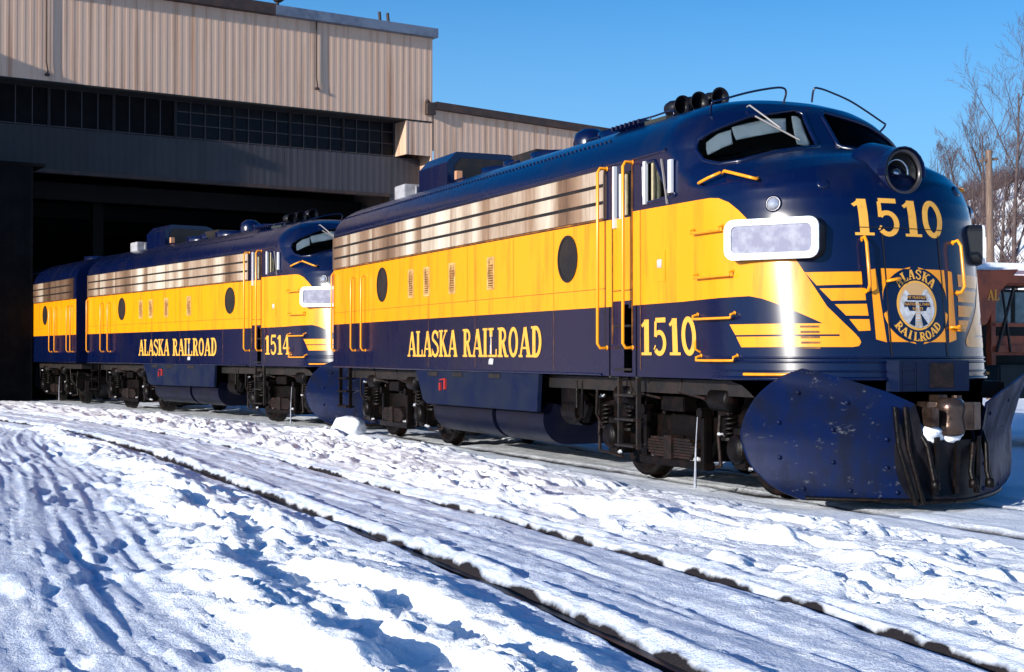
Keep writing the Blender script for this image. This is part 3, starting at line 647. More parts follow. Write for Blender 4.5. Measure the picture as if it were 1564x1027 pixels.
def cab_details(root):
    # rubber gaskets, glass, wipers, visors
    def gasket(poly, name, wd=.035, wd_in=.02, m='rubber'):
        c_ = (sum(p[0] for p in poly) / len(poly), sum(p[1] for p in poly) / len(poly)); pts = poly + [poly[0]]
        r = []
        for a, b_ in zip(pts, pts[1:]):
            k = max(1, int(math.hypot(b_[0] - a[0], b_[1] - a[1]) / .04)); r += [(a[0] + (b_[0] - a[0]) * i / k, a[1] + (b_[1] - a[1]) * i / k) for i in range(k)]
        mb = MB(); path = [surf(p[0], p[1], .0) for p in r]; mb.tube(path + [path[0], path[1]], wd * .8, 8, 0, caps=False)
        o = mb.build(name, [M[m]], root)
        s2 = SH(); s2.decal(poly, off=-.012, mi=0, cs=.06, cz=.09); s2.build('window_pane', [M['glass']], o)
        return o
    fx = lambda p: surf(*p)
    for pl in (WS_N, WS_F): gasket(pl, 'windshield_frame', .030, m='navy')
    for pl in (SW_N, SW_F): gasket(pl, 'cab_side_window_frame', .026, m='navy')
    for pl in (DW_N, DW_F): gasket(pl, 'door_window_frame', .02)
    # wiper on the near windshield
    for sg in (-1, 1):
        if sg > 0: continue
        mb = MB(); mb.tube([surf(sg * 1.02, 4.13, .03), surf(sg * .98, 4.11, .07), surf(sg * .55, 3.86, .06)], .010, 6); mb.tube([surf(sg * .86, 4.01, .04), surf(sg * .35, 3.745, .035)], .011, 5)
        mb.build('windshield_wiper', [M['wiper']], root)
        # sun visors behind the glass
        mb = SH(); vp = [(-1.52, 3.62), (-1.12, 3.745), (-1.14, 3.915), (-1.32, 3.865), (-1.50, 3.76)]
        vq = [(-1.07, 3.79), (-.42, 3.92), (-.40, 4.07), (-.62, 4.06), (-1.14, 3.945)]
        vr = [(-.33, 3.76), (-.20, 3.735), (-.17, 3.78), (-.17, 4.07), (-.22, 4.11), (-.30, 4.11)]
        for q_ in (vp, vq, vr): mb.decal(q_ if sg < 0 else rev(q_), off=-.05, mi=0, cs=.06, cz=.09)
        o = mb.build('sun_visor', [M['visor']], root); so_ = o.modifiers.new('thickness', 'SOLIDIFY'); so_.thickness = .012
    # cab interior: floor, bulkheads, console, seat
    mb = MB(); mb.box((-2.4, 0, 2.15), (2.3, 2.9, .06)); mb.box((-3.62, 0, 2.9), (.06, 2.86, 1.7)); mb.box((-1.0, 0, 2.62), (.9, 2.0, .9)); mb.box((-1.55, 0, 3.30), (.5, 2.3, .30)); mb.box((-3.4, 0, 4.0), (.5, 2.0, .5)); mb.box((-3.55, 0, 2.0), (.06, 2.9, 1.6))
    mb.box((-3.28, -1.0, 1.65), (.6, .06, 1.0)); mb.box((-3.6, -1.2, 1.7), (.04, .6, 1.0)); mb.box((-2.96, -1.2, 1.7), (.04, .6, 1.0))
    mb.build('cab_interior', [M['dark_in']], root)
    for y in (-1.0, 1.0):
        mb = MB(); mb.box((-2.62, y, 3.12), (.12, .50, .62)); mb.box((-2.40, y, 2.78), (.5, .5, .12)); mb.cyl((-2.4, y, 2.2), (-2.4, y, 2.75), .05, 10)
        mb.build('cab_seat', [M['beige']], root, bevel=.04)
    # silver posts and sash of the side windows, mirror wing
    for y, sg in ((-1.5, -1), (1.5, 1)):
        mb = MB(); mb.box((-2.72, y + sg * .02, 3.39), (.05, .04, .48)); mb.box((-2.60, y - sg * .02, 3.39), (.035, .04, .46), 1); mb.box((-2.50, y - sg * .03, 3.39), (.05, .03, .46), 1)
        mb.box((-2.15, y + sg * .03, 3.40), (.075, .03, .36), 0); mb.box((-2.30, y + sg * .02, 3.36), (.016, .02, .52), 2, rot=(0, R(-14), 0))
        mb.build('sliding_sash', [M['silver'], M['beige'], M['wiper']], root)
        mb = MB(); mb.box((-3.44, y + sg * .015, 3.30), (.04, .05, .72)); mb.box((-3.30, y + sg * .0, 3.30), (.09, .03, .52)); mb.box((-3.20, y - sg * .01, 3.30), (.03, .03, .52), 1); mb.build('door_post', [M['silver'], M['beige']], root)
    # cab door outline
    mb = MB()
    for x in (-3.515, -3.04): mb.box((x, -1.505, 2.62), (.012, .02, 2.05))
    mb.box((-3.28, -1.507, 2.21), (.42, .012, .010)); mb.build('door_frame', [M['seam']], root)
    # recessed steps
    mb = MB()
    for z in (1.30, 1.55, 1.80): mb.box((-3.27, -1.43, z), (.40, .16, .025))
    mb.box((-3.30, -1.28, 1.6), (.5, .02, .8)); mb.build('cab_step', [M['black']], root)
    mb = MB()
    for x in (-3.5, -3.06): mb.box((x, -1.42, .82), (.035, .05, .86))
    for z in (.42, .72, 1.0): mb.box((-3.28, -1.42, z), (.44, .14, .025))
    mb.build('hanging_step', [M['black']], root)
    # gutter bar under roof over the window
    mb = MB(); mb.tube([(-3.6, -1.50, 3.70), (-2.9, -1.50, 3.70), (-2.3, -1.49, 3.71)], .022, 8); mb.build('gutter', [M['navy']], root); mb = MB(); mb.tube([(-3.6, 1.50, 3.70), (-2.9, 1.50, 3.70), (-2.3, 1.49, 3.71)], .022, 8); mb.build('gutter', [M['navy']], root)
    # horns
    for (y, z, dx) in ((-.62, 4.43, -.20), (-.43, 4.48, -.14), (-.18, 4.54, -.08)):
        mb = MB(); x = -3.25 + dx
        mb.lathe([(.035, -.26), (.04, -.20), (.05, -.12), (.08, 0), (.125, .06), (.12, .062), (.07, .0), (.02, -.1)], (x, y, z), (1, 0, 0), 20, 0)
        mb.lathe([(0, -.26), (.09, -.25), (.10, -.18), (.09, -.10), (.05, -.05)], (x, y, z), (1, 0, 0), 16, 0); mb.box((x - .25, y, z - .16), (.05, .05, .28)); mb.build('horn', [M['grime2']], root)
    for (y, z, dx) in ():
        mb = MB(); x = -3.25 + dx; mb.lathe([(.035, .42), (.04, .30), (.05, .12), (.08, 0), (.115, -.06), (.11, -.062), (.06, .0)], (x, y, z), (1, 0, 0), 20, 0); mb.box((x + .1, y, z - .16), (.05, .05, .28)); mb.build('horn', [M['grime2']], root)
    mb = MB(); mb.tube([(-3.5, -.85, 4.20), (-3.5, -.7, 4.33), (-3.5, .1, 4.44)], .025, 6); mb.tube([(-3.3, -.62, 4.28), (-3.4, -.55, 4.45)], .02, 6); mb.build('horn_bracket', [M['grime2']], root)
    # roof hand rails
    def roofrail(pts, name='roof_handrail'):
        q = [Vector(p) for p in pts]; q = [q[0]] + q + [q[-1]]; out = []
        for i in range(1, len(q) - 2):
            for j in range(6):
                t = j / 6; out.append(.5 * ((2 * q[i]) + (q[i + 1] - q[i - 1]) * t + (2 * q[i - 1] - 5 * q[i] + 4 * q[i + 1] - q[i + 2]) * t * t + (3 * q[i] - q[i - 1] - 3 * q[i + 1] + q[i + 2]) * t ** 3))
        mb = MB(); mb.tube(out + [q[-1]], .012, 6); return mb.build(name, [M['navy']], root)
    roofrail([(-2.0, -1.12, 4.08), (-1.93, -1.14, 4.19), (-1.97, -1.05, 4.22), (-2.05, -.6, 4.36), (-2.02, -.28, 4.43), (-2.0, -.16, 4.43), (-2.02, -.12, 4.38), (-2.06, -.12, 4.30)])
    roofrail([(-2.0, 1.16, 4.03), (-1.93, 1.18, 4.10), (-1.93, 1.12, 4.14), (-1.90, .70, 4.32), (-1.86, .38, 4.40), (-1.84, .20, 4.43), (-1.86, .14, 4.42), (-1.9, .14, 4.28)])
    roofrail([(-3.0, -1.0, 4.18), (-3.0, -1.0, 4.28), (-3.5, -.98, 4.29), (-4.1, -.98, 4.29), (-4.1, -.98, 4.18)]); roofrail([(-3.55, -.98, 4.18), (-3.55, -.98, 4.29)])
    mb = MB()
    for i in range(7): mb.box((-4.35 + i * .11, -.90, 4.26), (.035, .34, .05))
    mb.build('roof_walk', [M['navy']], root)

def underbody(root):
    mb = MB(); mb.box((-7.3, 0, 1.12), (14.2, 2.6, .16)); mb.box((-7.3, 0, .98), (14.0, .7, .3)); mb.build('underframe', [M['black']], root)
    out = [(-10.28, 1.24), (-5.60, 1.24), (-5.66, .72), (-9.75, .70), (-9.92, .76), (-10.10, 1.02)]
    for sg in (-1, 1):
        mb = MB(); mb.prism(out, (0, sg * 1.42, 0), (1, 0, 0), (0, 0, 1), (0, sg, 0), .06, 0)
        for x in (-9.45, -8.45, -7.05): mb.box((x, sg * 1.482, 1.17), (.42, .012, .075), 1)
        mb.build('battery_box', [M['skirt'], M['black']], root, bevel=.008)
    mb = MB(); mb.box((-8.92, -1.495, 1.02), (.05, .03, .16), 0); mb.box((-9.12, -1.495, .98), (.04, .03, .12), 0); mb.tube([(-9.12, -1.5, 1.08), (-8.92, -1.5, 1.1)], .012, 6); mb.build('fuel_cutoff', [M['red']], root)
    mb = MB()
    for (x0, x1) in ((-9.75, -7.42), (-7.28, -5.72)):
        vs = []; pr = [(1.10, .80)] + [(1.02 + .34 * math.cos(R(a)), .62 + .34 * math.sin(R(a))) for a in range(40, -91, -10)]
        pr = pr + [(-p[0], p[1]) for p in reversed(pr)]
        n = len(pr); mb.add([(x0, p[0], p[1]) for p in pr] + [(x1, p[0], p[1]) for p in pr], [(i, i + 1, n + i + 1, n + i) for i in range(n - 1)], 0, True)
        mb.add([(x0, p[0], p[1]) for p in pr], [tuple(range(n))], 0); mb.add([(x1, p[0], p[1]) for p in pr], [tuple(reversed(range(n)))], 0)
    mb.build('fuel_tank', [M['tank']], root)
    mb = MB(); mb.cyl((-4.95, -1.1, .75), (-5.35, -1.1, .75), .19, 14); mb.box((-5.15, -1.1, .98), (.5, .3, .3)); mb.tube([(-4.7, -1.3, 1.15), (-4.7, -1.3, .7), (-5.0, -1.25, .6)], .02, 6); mb.tube([(-4.85, -1.3, 1.15), (-4.85, -1.3, .8)], .02, 6); mb.box((-4.85, -1.2, .8), (.3, .08, .25), rot=(0, R(35), 0)); mb.build('air_reservoir', [M['grime']], root)
    bolster_truck(root, -2.6); bolster_truck(root, -11.95)
    mb = MB(); 
    for x in (-14.55, -13.95):
        mb.box((x, -1.40, .85), (.05, .06, .75))
    for z in (.5, .78, 1.02): mb.box((-14.25, -1.40, z), (.6, .16, .03))
    mb.build('rear_step', [M['grime']], root)
    mb = MB(); mb.box((-14.95, 0, .88), (.6, .18, .2)); mb.box((-15.25, 0, .88), (.22, .3, .3)); mb.build('rear_coupler', [M['iron']], root)
    mb = MB(); mb.box((-14.78, 0, 2.5), (.16, 1.1, 2.3)); mb.build('end_diaphragm', [M['black']], root, bevel=.04)

def side_kit(root, ports, vents, x_long):
    for x in ports: porthole(root, x); porthole(root, x, 1)
    for x in vents: side_vent(root, x)

M['white_rim2'] = mat('weathered silver rim', (0.045, 0.04, 0.045), 0.3, metal=.3, col2=(.02, .02, .022), scale=9)
M['lens'] = mat('clear lens', (0.5, 0.52, 0.58), 0.12, metal=.5, coat=.6)
M['iron'] = mat('bare coupler iron', (0.10, 0.065, 0.05), 0.28, metal=.75, col2=(0.03, 0.018, 0.015), scale=6, bump=.3, bscale=14)
M['wiper'] = mat('dull wiper metal', (0.3, 0.28, 0.27), 0.5, metal=.3)
M['dark_in'] = mat('dark cab lining', (0.02, 0.024, 0.02), 0.8)
M['silver'] = mat('bright window sash', (0.8, 0.82, 0.86), 0.3, metal=.35)
M['grime2'] = mat('black horn paint', (0.006, 0.006, 0.009), 0.4, spec=.3)
M['badge_white'] = mat('badge silver white', (0.55, 0.56, 0.58), 0.5, col2=(.35, .34, .33), scale=14, lo=.4, hi=.6)
M['badge_tan'] = mat('badge tan', (0.55, 0.33, 0.14), 0.5)

def emblem(root):
    sh = SH(); cz = 1.955
    E = lambda a, b_, n=48: [(a * math.cos(2 * math.pi * i / n), cz + b_ * math.sin(2 * math.pi * i / n)) for i in range(n)]
    sh.decal(E(.375, .365), off=.004, mi=0)
    sh.decal(E(.245, .245), off=.006, mi=1)      # yellow edge
    sh.decal(E(.225, .225), off=.0075, mi=3)      # tan sky
    # mountains
    mt = [(-.215, 1.90), (-.205, 1.99), (-.17, 2.06), (-.13, 2.11), (-.09, 2.07), (-.05, 2.03), (0, 2.0), (.05, 2.04), (.09, 2.10), (.13, 2.12), (.17, 2.05), (.20, 2.0), (.215, 1.90), (.17, 1.81), (.10, 1.75), (0, 1.735), (-.10, 1.75), (-.17, 1.81)]
    sh.decal(list(reversed(mt)), off=.009, mi=2)
    for (x0, x1, zc) in ((-.12, .12, 2.03), (-.165, .165, 1.965)):
        sh.decal([(x0, zc - .025), (x1, zc - .025), (x1 - .012, zc + .025), (x0 + .012, zc + .025)], off=.0105, mi=0)
    sh.decal([(-.10, 1.90), (.10, 1.90), (.12, 1.94), (-.12, 1.94)], off=.0105, mi=0)
    for sg in (-1, 1):
        d = [(sg * .05, 1.745), (sg * .03, 1.88), (sg * .115, 1.775)]; ar = (d[1][0] - d[0][0]) * (d[2][1] - d[0][1]) - (d[2][0] - d[0][0]) * (d[1][1] - d[0][1])
        sh.decal(d if ar > 0 else d[::-1], off=.0105, mi=0)
    sh.decal([(-.035, 1.735), (.035, 1.735), (.018, 2.0), (-.018, 2.0)], off=.012, mi=2)
    for i in range(6): z = 1.755 + i * .028; sh.decal([(-.036, z), (.036, z), (.036, z + .008), (-.036, z + .008)], off=.0135, mi=3)
    # ring lettering
    def ringtext(txt, r0, hgt, a_mid, span, top):
        n = len(txt)
        for i, c_ in enumerate(txt):
            fr_ = (i + .5) / n - .5; a = a_mid - fr_ * span if top else a_mid + fr_ * span
            for j, (pts, wd) in enumerate(GL[c_][1]):
                V, F = stroke_quads(pts, wd * 1.15); wv = GL[c_][0]; out = []
                for (x, y) in V:
                    xx = (x - wv / 2) * .125; rr = r0 + y * hgt if top else r0 - y * hgt
                    aa = R(a) - xx / (r0 + .04) if top else R(a) + xx / (r0 - .04)
                    out.append((rr * math.cos(aa), cz + rr * math.sin(aa)))
                F2 = []
                for f in F:
                    p = [out[q] for q in f]; ar = sum(p[q][0] * p[(q + 1) % 4][1] - p[(q + 1) % 4][0] * p[q][1] for q in range(4)); F2.append(f if ar > 0 else tuple(reversed(f)))
                sh.addsz(out, F2, .0065 + .0006 * j, 1)
    ringtext('ALASKA', .262, .095, 90, 100, True); ringtext('RAILROAD', .352, .085, 270, 112, False)
    em = sh.build('emblem', [M['navy'], M['letter'], M['badge_white'], M['badge_tan']], root)
    # small words on the bars
    def word(txt, zc, size):
        cu = bpy.data.curves.new('badge_word', 'FONT'); cu.body = txt; cu.size = size; cu.align_x = 'CENTER'; cu.align_y = 'CENTER'; cu.resolution_u = 2
        ob = bpy.data.objects.new('badge_word', cu); COL.objects.link(ob); bpy.context.view_layer.update()
        me = bpy.data.meshes.new_from_object(ob.evaluated_get(bpy.context.evaluated_depsgraph_get())); bpy.data.objects.remove(ob)
        sw = SH(); V = [(v.co.x, zc + v.co.y) for v in me.vertices]; F = [tuple(p.vertices) for p in me.polygons]
        sw.addsz(V, F, .0145, 0); return sw.build('badge_word', [M['letter']], em)
    word('MT McKINLEY', 2.03, .040); word('NATIONAL PARK', 1.965, .040); word('ROUTE', 1.92, .040)

def roof_kit(root):
    # hatch (winterisation box), white box, stack, vents, fans
    mb = MB(); pr = [(-.72, 4.0), (-.72, 4.68), (-.55, 4.86), (.42, 4.86), (.60, 4.80), (.68, 4.66), (.70, 4.0)]
    mb.prism(pr, (-12.15, 0, 0), (0, 1, 0), (0, 0, 1), (1, 0, 0), 1.35, 0)
    mb.prism([(-.60, 4.28), (-.60, 4.64), (-.48, 4.76), (.40, 4.76), (.58, 4.66), (.58, 4.28)], (-10.8, 0, 0), (0, 1, 0), (0, 0, 1), (1, 0, 0), .012, 1); mb.build('roof_hatch', [M['navy'], M['black']], root, bevel=.03)
    mb = MB(); mb.box((-13.05, -.40, 4.32), (.55, .72, .42)); mb.tube([(-12.75, -.55, 4.3), (-12.75, -.55, 4.50)], .02, 6, 1); mb.tube([(-12.75, -.25, 4.3), (-12.75, -.25, 4.46)], .02, 6, 1); mb.build('roof_box', [M['greybox'], M['black']], root, bevel=.02)
    mb = MB(); mb.lathe([(.24, 0), (.25, .14), (.22, .26), (.12, .33), (0, .35)], (-6.9, -.05, 4.36), (0, 0, 1), 24); mb.build('roof_vent', [M['navy']], root)
    for x in (-5.7, -7.9, -8.9, -9.8):
        mb = MB(); mb.lathe([(.50, 0), (.50, .12), (.44, .13), (.1, .13), (0, .13)], (x, 0, 4.35), (0, 0, 1), 28); mb.build('cooling_fan', [M['navy']], root)
    mb = MB(); mb.box((-8.35, -.2, 4.44), (.9, .5, .18)); mb.build('exhaust_stack', [M['black']], root, bevel=.02)
    for x in (-5.0, -7.5, -9.6):
        mb = MB(); mb.tube([(x, -.9, 4.20), (x, -.9, 4.27), (x - .35, -.9, 4.27), (x - .35, -.9, 4.20)], .014, 6); mb.build('lifting_lug', [M['navy']], root)
    mb = MB(); mb.box((-10.55, -.62, 4.43), (.10, .10, .14)); mb.build('roof_bracket', [M['rust2']], root)
M['rust2'] = mat('pale rusted bracket', (.45, .22, .12), .7)

def make_loco():
    root = empty('diesel_locomotive')
    make_body(root); grille(root, -14.62, -3.72); rivets(root, -14.66, -3.8)
    side_kit(root, (-11.83, -4.70), (-10.40, -9.68, -8.60, -7.13), None)
    nose_details(root); cab_details(root); underbody(root); emblem(root); roof_kit(root)
    vrail(root, -3.66, 1.55, 3.66); vrail(root, -3.04, 1.55, 3.66)
    vrail(root, -13.33, 1.54, 2.86, off=.09, r=.018); vrail(root, -12.74, 1.54, 2.86, off=.09, r=.018); vrail(root, -14.62, 1.54, 3.0, off=.06, r=.018)
    hgrab(root, -1.58, -1.12, 2.74, r=.011); hgrab(root, -1.58, -1.02, 2.27, r=.011); hgrab(root, -1.64, -1.04, 1.84, r=.014); hgrab(root, -1.62, -1.04, 1.41, r=.014)
    mb = MB(); mb.box((-2.42, -1.506, 2.44), (.24, .010, .34)); mb.box((-2.42, -1.512, 2.47), (.09, .012, .09), 1); mb.build('access_panel', [M['yellow'], M['badge_white']], root)
    mb = MB(); mb.tube([(-1.60, -1.5, 1.50), (-1.60, -1.56, 1.53), (-1.60, -1.56, 1.62)], .014, 6); mb.build('lift_pin', [M['yellow']], root)
    w1_ = sum(GL[c_][0] for c_ in 'ALASKA'); w2_ = sum(GL[c_][0] for c_ in 'RAIlROAD'); k_ = 5.12 / (w1_ + w2_ + .36)
    sh = SH(); text_sz(sh, 'ALASKA', -sx_(-10.55), 1.435, .405, k_ * w1_); sh.build('road_name', [M['letter']], root)
    sh = SH(); text_sz(sh, 'RAIlROAD', -sx_(-10.55) + k_ * (w1_ + .36), 1.435, .405, k_ * w2_); sh.build('road_name', [M['letter']], root)
    sh = SH(); sh.decal([(-sx_(-7.22), 1.33), (-sx_(-7.06), 1.33), (-sx_(-7.04), 1.41), (-sx_(-7.14), 1.42), (-sx_(-7.2), 1.40)], mi=0); sh.decal([(-sx_(-7.16), 1.48), (-sx_(-7.11), 1.48), (-sx_(-7.11), 1.74), (-sx_(-7.13), 1.76)], off=.0075, mi=0); sh.build('frost_patch', [M['badge_white']], root)
    return root
def numbers(root, txt):
    sh = SH(); text_sz(sh, txt, -sx_(-2.86), 1.465, .405, 1.18); sh.build('road_number', [M['letter']], root)
    sh = SH(); text_sz(sh, txt, -.655, 2.64, .37, 1.11); sh.build('road_number', [M['letter']], root)

def copy_tree(o, parent=None, skip=()):
    c_ = o.copy(); COL.objects.link(c_)
    if parent: c_.parent = parent
    for ch in [q for q in ALL if q.parent == o]:
        if ch.name.split('.')[0] in skip: continue
        copy_tree(ch, c_, skip)
    return c_

loco = make_loco(); ALL = list(COL.objects)
A2 = R(10.3)
loco2 = copy_tree(loco); loco2.location = (-15.67, .06, 0); loco2.rotation_euler = (0, 0, A2)
numbers(loco, '1510'); numbers(loco2, '1514')
tag(loco, 'nearest blue and yellow diesel locomotive, number 1510, its whole round nose and badge showing', 'locomotive', 'cab locomotives in the train')
tag(loco2, 'second blue and yellow diesel locomotive, number 1514, coupled behind the nearest one', 'locomotive', 'cab locomotives in the train')
loco2.name = 'diesel_locomotive.001'
# booster unit (no cab), mostly inside the shop
bo = empty('booster_locomotive')
make_body(bo, straight=True); grille(bo, -14.7, -.35); rivets(bo, -14.8, -.1)
side_kit(bo, (-3.5, -11.0), (), None)
for x in (-.35, -.75, -2.1, -2.7): vrail(bo, x, 1.54, 2.86, off=.09, r=.018)
mb = MB(); mb.box((-7.4, 0, 1.12), (14.4, 2.6, .16)); mb.box((.1, 0, 2.5), (.3, 1.1, 2.3)); mb.build('underframe', [M['black']], bo)
bolster_truck(bo, -3.2); bolster_truck(bo, -11.9)
mb = MB(); mb.box((-7.5, 0, .75), (4.6, 2.7, .8)); mb.build('fuel_tank', [M['tank']], bo, bevel=.1)
mb = MB(); mb.lathe([(.45, 0), (.45, .14), (0, .14)], (-3, 0, 4.34), (0, 0, 1), 24); mb.build('cooling_fan', [M['navy']], bo)
p2 = Matrix.Rotation(A2, 3, 'Z') @ Vector((-15.65, 0, 0)) + Vector(loco2.location)
bo.location = p2; bo.rotation_euler = (0, 0, A2 - R(2))
tag(bo, 'cabless yellow and blue booster unit at the far end, half inside the dark doorway', 'locomotive')

# ------------------------------------------------------------------ snow ground
def vnoise(x, y, seed=0):
    xi = np.floor(x).astype(np.int64); yi = np.floor(y).astype(np.int64); fx = x - xi; fy = y - yi
    fx = fx * fx * fx * (fx * (fx * 6 - 15) + 10); fy = fy * fy * fy * (fy * (fy * 6 - 15) + 10)
    def h(a, b_):
        n = (a * 374761393 + b_ * 668265263 + seed * 974634777) & 0xffffffff
        n = ((n ^ (n >> 13)) * 1274126177) & 0xffffffff; return ((n ^ (n >> 16)) & 0xffff) / 65535.0
    a = h(xi, yi) * (1 - fx) + h(xi + 1, yi) * fx; b_ = h(xi, yi + 1) * (1 - fx) + h(xi + 1, yi + 1) * fx
    return a * (1 - fy) + b_ * fy
def fbm(x, y, o=4, seed=0, g=.5, l=2.03):
    a = 1; s_ = 0; t = 0
    for i in range(o): s_ += a * vnoise(x, y, seed + i * 17); t += a; a *= g; x = x * l + 3.1; y = y * l + 1.7
    return s_ / t
def worley(x, y, seed=0):
    xi = np.floor(x).astype(np.int64); yi = np.floor(y).astype(np.int64); best = np.full(x.shape, 9.0); val = np.zeros(x.shape)
    for i in (-1, 0, 1):
        for j in (-1, 0, 1):
            a = xi + i; b_ = yi + j
            def h(k):
                n = (a * 374761393 + b_ * 668265263 + (seed + k) * 974634777) & 0xffffffff
                n = ((n ^ (n >> 13)) * 1274126177) & 0xffffffff; return ((n ^ (n >> 16)) & 0xffff) / 65535.0
            d_ = np.hypot(a + h(1) - x, b_ + h(2) - y); m_ = d_ < best; best = np.where(m_, d_, best); val = np.where(m_, h(3), val)
    return best, val
def smooth(a, b_, x): t = np.clip((x - a) / (b_ - a), 0, 1); return t * t * (3 - 2 * t)
def ytrk(x):   # bend of the tracks
    return np.where(x < -9, -.0069 * (x + 9) ** 2 * (x > -30) - (x <= -30) * (.0069 * 441 + .29 * (-30 - x)), 0) - np.where(x > 0, .008 * x * x, 0)
RAILS = (-4.15, -5.56)
def ygap1(x):  # centre line of the locomotive track
    return np.where(x < -13, -(-13 - x) * .182 * smooth(-12.5, -19, x), 0.0)
def ground(x, y):
    z = np.zeros(x.shape); yy = y - ytrk(x)
    far = smooth(12, 60, np.hypot(x - 4, y + 6))
    base = (fbm(x * .35, y * .5, 3, 5) - .5) * .10
    fine = (fbm(x * 7, y * 9, 5, 9, .62) - .5)
    long_ = (fbm(x * .8 + y * .12, yy * 9, 4, 21) - .5)       # striations along the track
    w1, c1 = worley(x * 3.1 + fbm(x * 5, y * 5, 2, 3) * .8, y * 4.2, 3); w2, c2 = worley(x * 6.5, y * 8, 8)
    dome = lambda w_, r_: np.sqrt(np.clip(1 - (w_ / r_) ** 2, 0, 1))
    w5, c5 = worley(x * 12 + fine * 3, y * 14, 15)
    chunk = .5 * dome(w1, .52) * (c1 > .35) * (.3 + c1); chunk2 = .5 * dome(w2, .5) * (c2 > .4); chunk3 = dome(w5, .48) * (c5 > .5)
    plate = lambda n_, a_, w_: smooth(a_, a_ + w_, n_)
    # zone between the loco track and the near track: thrown-up chips and plates
    A = smooth(-4.02, -3.7, yy) * (1 - smooth(-1.9, -1.35, y - ygap1(x)))
    rough_m = smooth(.44, .56, fbm(x * .45 + 7, y * .8, 3, 44))
    pa = fbm(x * 2.6 + fine, y * 5.0, 4, 31, .55); pb = fbm(x * .8, y * 2.6, 4, 37)
    zA = .0 + plate(pa, .50, .05) * .045 * (.4 + .6 * rough_m) + plate(pb, .48, .07) * .06 + (chunk2 * .05 + chunk * .07 + chunk3 * .018) * rough_m * (1 - .5 * smooth(1.5, 4, x)) + fine * .045 + (fbm(x * .6, y * 1.1, 3, 41) - .5) * .10
    # long ridge of snow beyond the near track on the right
    zA += .10 * np.exp(-((yy + 3.15 - .15 * np.sin(x * .8)) / .20) ** 2) * plate(fbm(x * .9, y * 1.5, 3, 61), .36, .15) * smooth(-6, 0, x)
    # packed strip on the near track
    B = smooth(-5.95, -5.75, yy) * (1 - smooth(-4.05, -3.85, yy))
    zB = .0 + long_ * .035 + plate(fbm(x * 1.1, yy * 7, 4, 71), .56, .03) * .014 + fine * .014 + (fbm(x * 1.3, y * 2.2, 3, 75) - .5) * .03 - .02 * np.exp(-((yy + 4.85) / .05) ** 2)
    # ruts, plates and low clumps nearer the camera
    xr = x * math.cos(R(7)) + y * math.sin(R(7)); yr = -x * math.sin(R(7)) + y * math.cos(R(7))
    wob = (fbm(xr * .5, yr * .9, 4, 101) - .5) * .8
    rid = np.abs(((yr + wob) * 1.9) % 1.0 - .5) * 2
    ridn = smooth(.35, .62, rid + .35 * fine) * plate(fbm(xr * .55, yr * 1.2, 4, 111), .38, .10)
    tread = (np.abs((xr * 6.5 + yr * 2) % 1 - .5) > .27) * smooth(.52, .62, fbm(xr * .4, yr * 1.1, 2, 121)) * smooth(.6, .9, 1 - rid)
    w3, c3 = worley(x * 4.2, y * 4.6, 31); ch3 = .42 * dome(w3 + fine * .8, .5) * (c3 > .55)
    pc = fbm(xr * .6, yr * 3.6, 5, 133, .6); hol = (fbm(xr * .35 + 3, yr * 1.7, 4, 137) - .5)
    zC = -.015 + ridn * .085 + plate(pc, .50, .05) * .040 + hol * .13 + chunk3 * .010 + tread * .022 + (ch3 * .11 + chunk2 * .04) * smooth(.50, .60, fbm(x * .7, y * .9, 3, 131)) + fine * .055
    zC = zC * (.35 + .65 * smooth(-5.75, -6.5, yy))
    # packed road on the left
    rd = -7.75 + .115 * (4.4 - x) + (fbm(x * .7, y * .7, 3, 141) - .5) * .55
    rd = np.where(x < -6, -6.55 + (x + 6) * .01, rd)
    D = 1 - smooth(-.35, .25, y - rd)
    ysw = y + .22 * np.sin(x * .33 + .8) - .012 * (x + 2) ** 2 * (x < -2) * .4
    zD = -.03 + (fbm(x * .22, ysw * 13, 4, 151) - .5) * .055 + (fbm(x * .3, ysw * 2.6, 3, 161) - .5) * .07 + plate(fbm(x * .5, ysw * 6.0, 5, 163, .6), .54, .03) * .010 + fine * .010 - .05 * plate(fbm(x * .4, y * 1.1, 4, 171, .55), .55, .04)
    z = zC * (1 - B) * (1 - A) * (1 - D) + zD * D * (1 - A) * (1 - B) + zB * B + zA * A
    berm = np.exp(-((y - rd - .35) / .18) ** 2) * .07 * (.3 + fbm(x * 1.7, y * 1.7, 3, 181)) * (1 - B); z += berm
    # loco track bed
    q = y - ygap1(x); Tm = smooth(-1.75, -1.3, q) * (1 - smooth(1.3, 1.9, q)); zT = -.02 + (fbm(x * 1.2, y * 7, 4, 191) - .5) * .06
    z = z * (1 - Tm) + zT * Tm
    beyond = smooth(1.3, 2.2, q); z = np.where(q > 1.3, (fbm(x * .5, y * .5, 4, 201) - .45) * .25 * beyond, z)
    # flangeways
    for ry in RAILS:
        cut = np.exp(-((yy - ry + .055 + .016 * (fbm(x * 3, y * 0, 2, 211) - .5)) / (.055 + .02 * (ry < -5))) ** 4); z = z - cut * (.17 + z * .9)
        z = z + .035 * np.exp(-((yy - ry - .14) / .06) ** 2) * (.5 + fbm(x * 5, y * 5, 2, 221))
    for ry in (-.7175, .7175):
        cut = np.exp(-((q - ry) / .07) ** 4); z = z - cut * (.07 + z * .6)
    z = z * (1 - .7 * far)
    # hillside to the right rear
    k = (y - 24 + .06 * (x + 40)) ; hgt = 12.2 * smooth(0, 34, k) + 2.2 * smooth(30, 90, k); z = z + hgt * (1 + .25 * (fbm(x * .06, y * .08, 4, 231) - .5)) * smooth(20, 5, x) + (fbm(x * .25, y * .25, 4, 241) - .5) * 1.6 * smooth(2, 14, k)
    return z
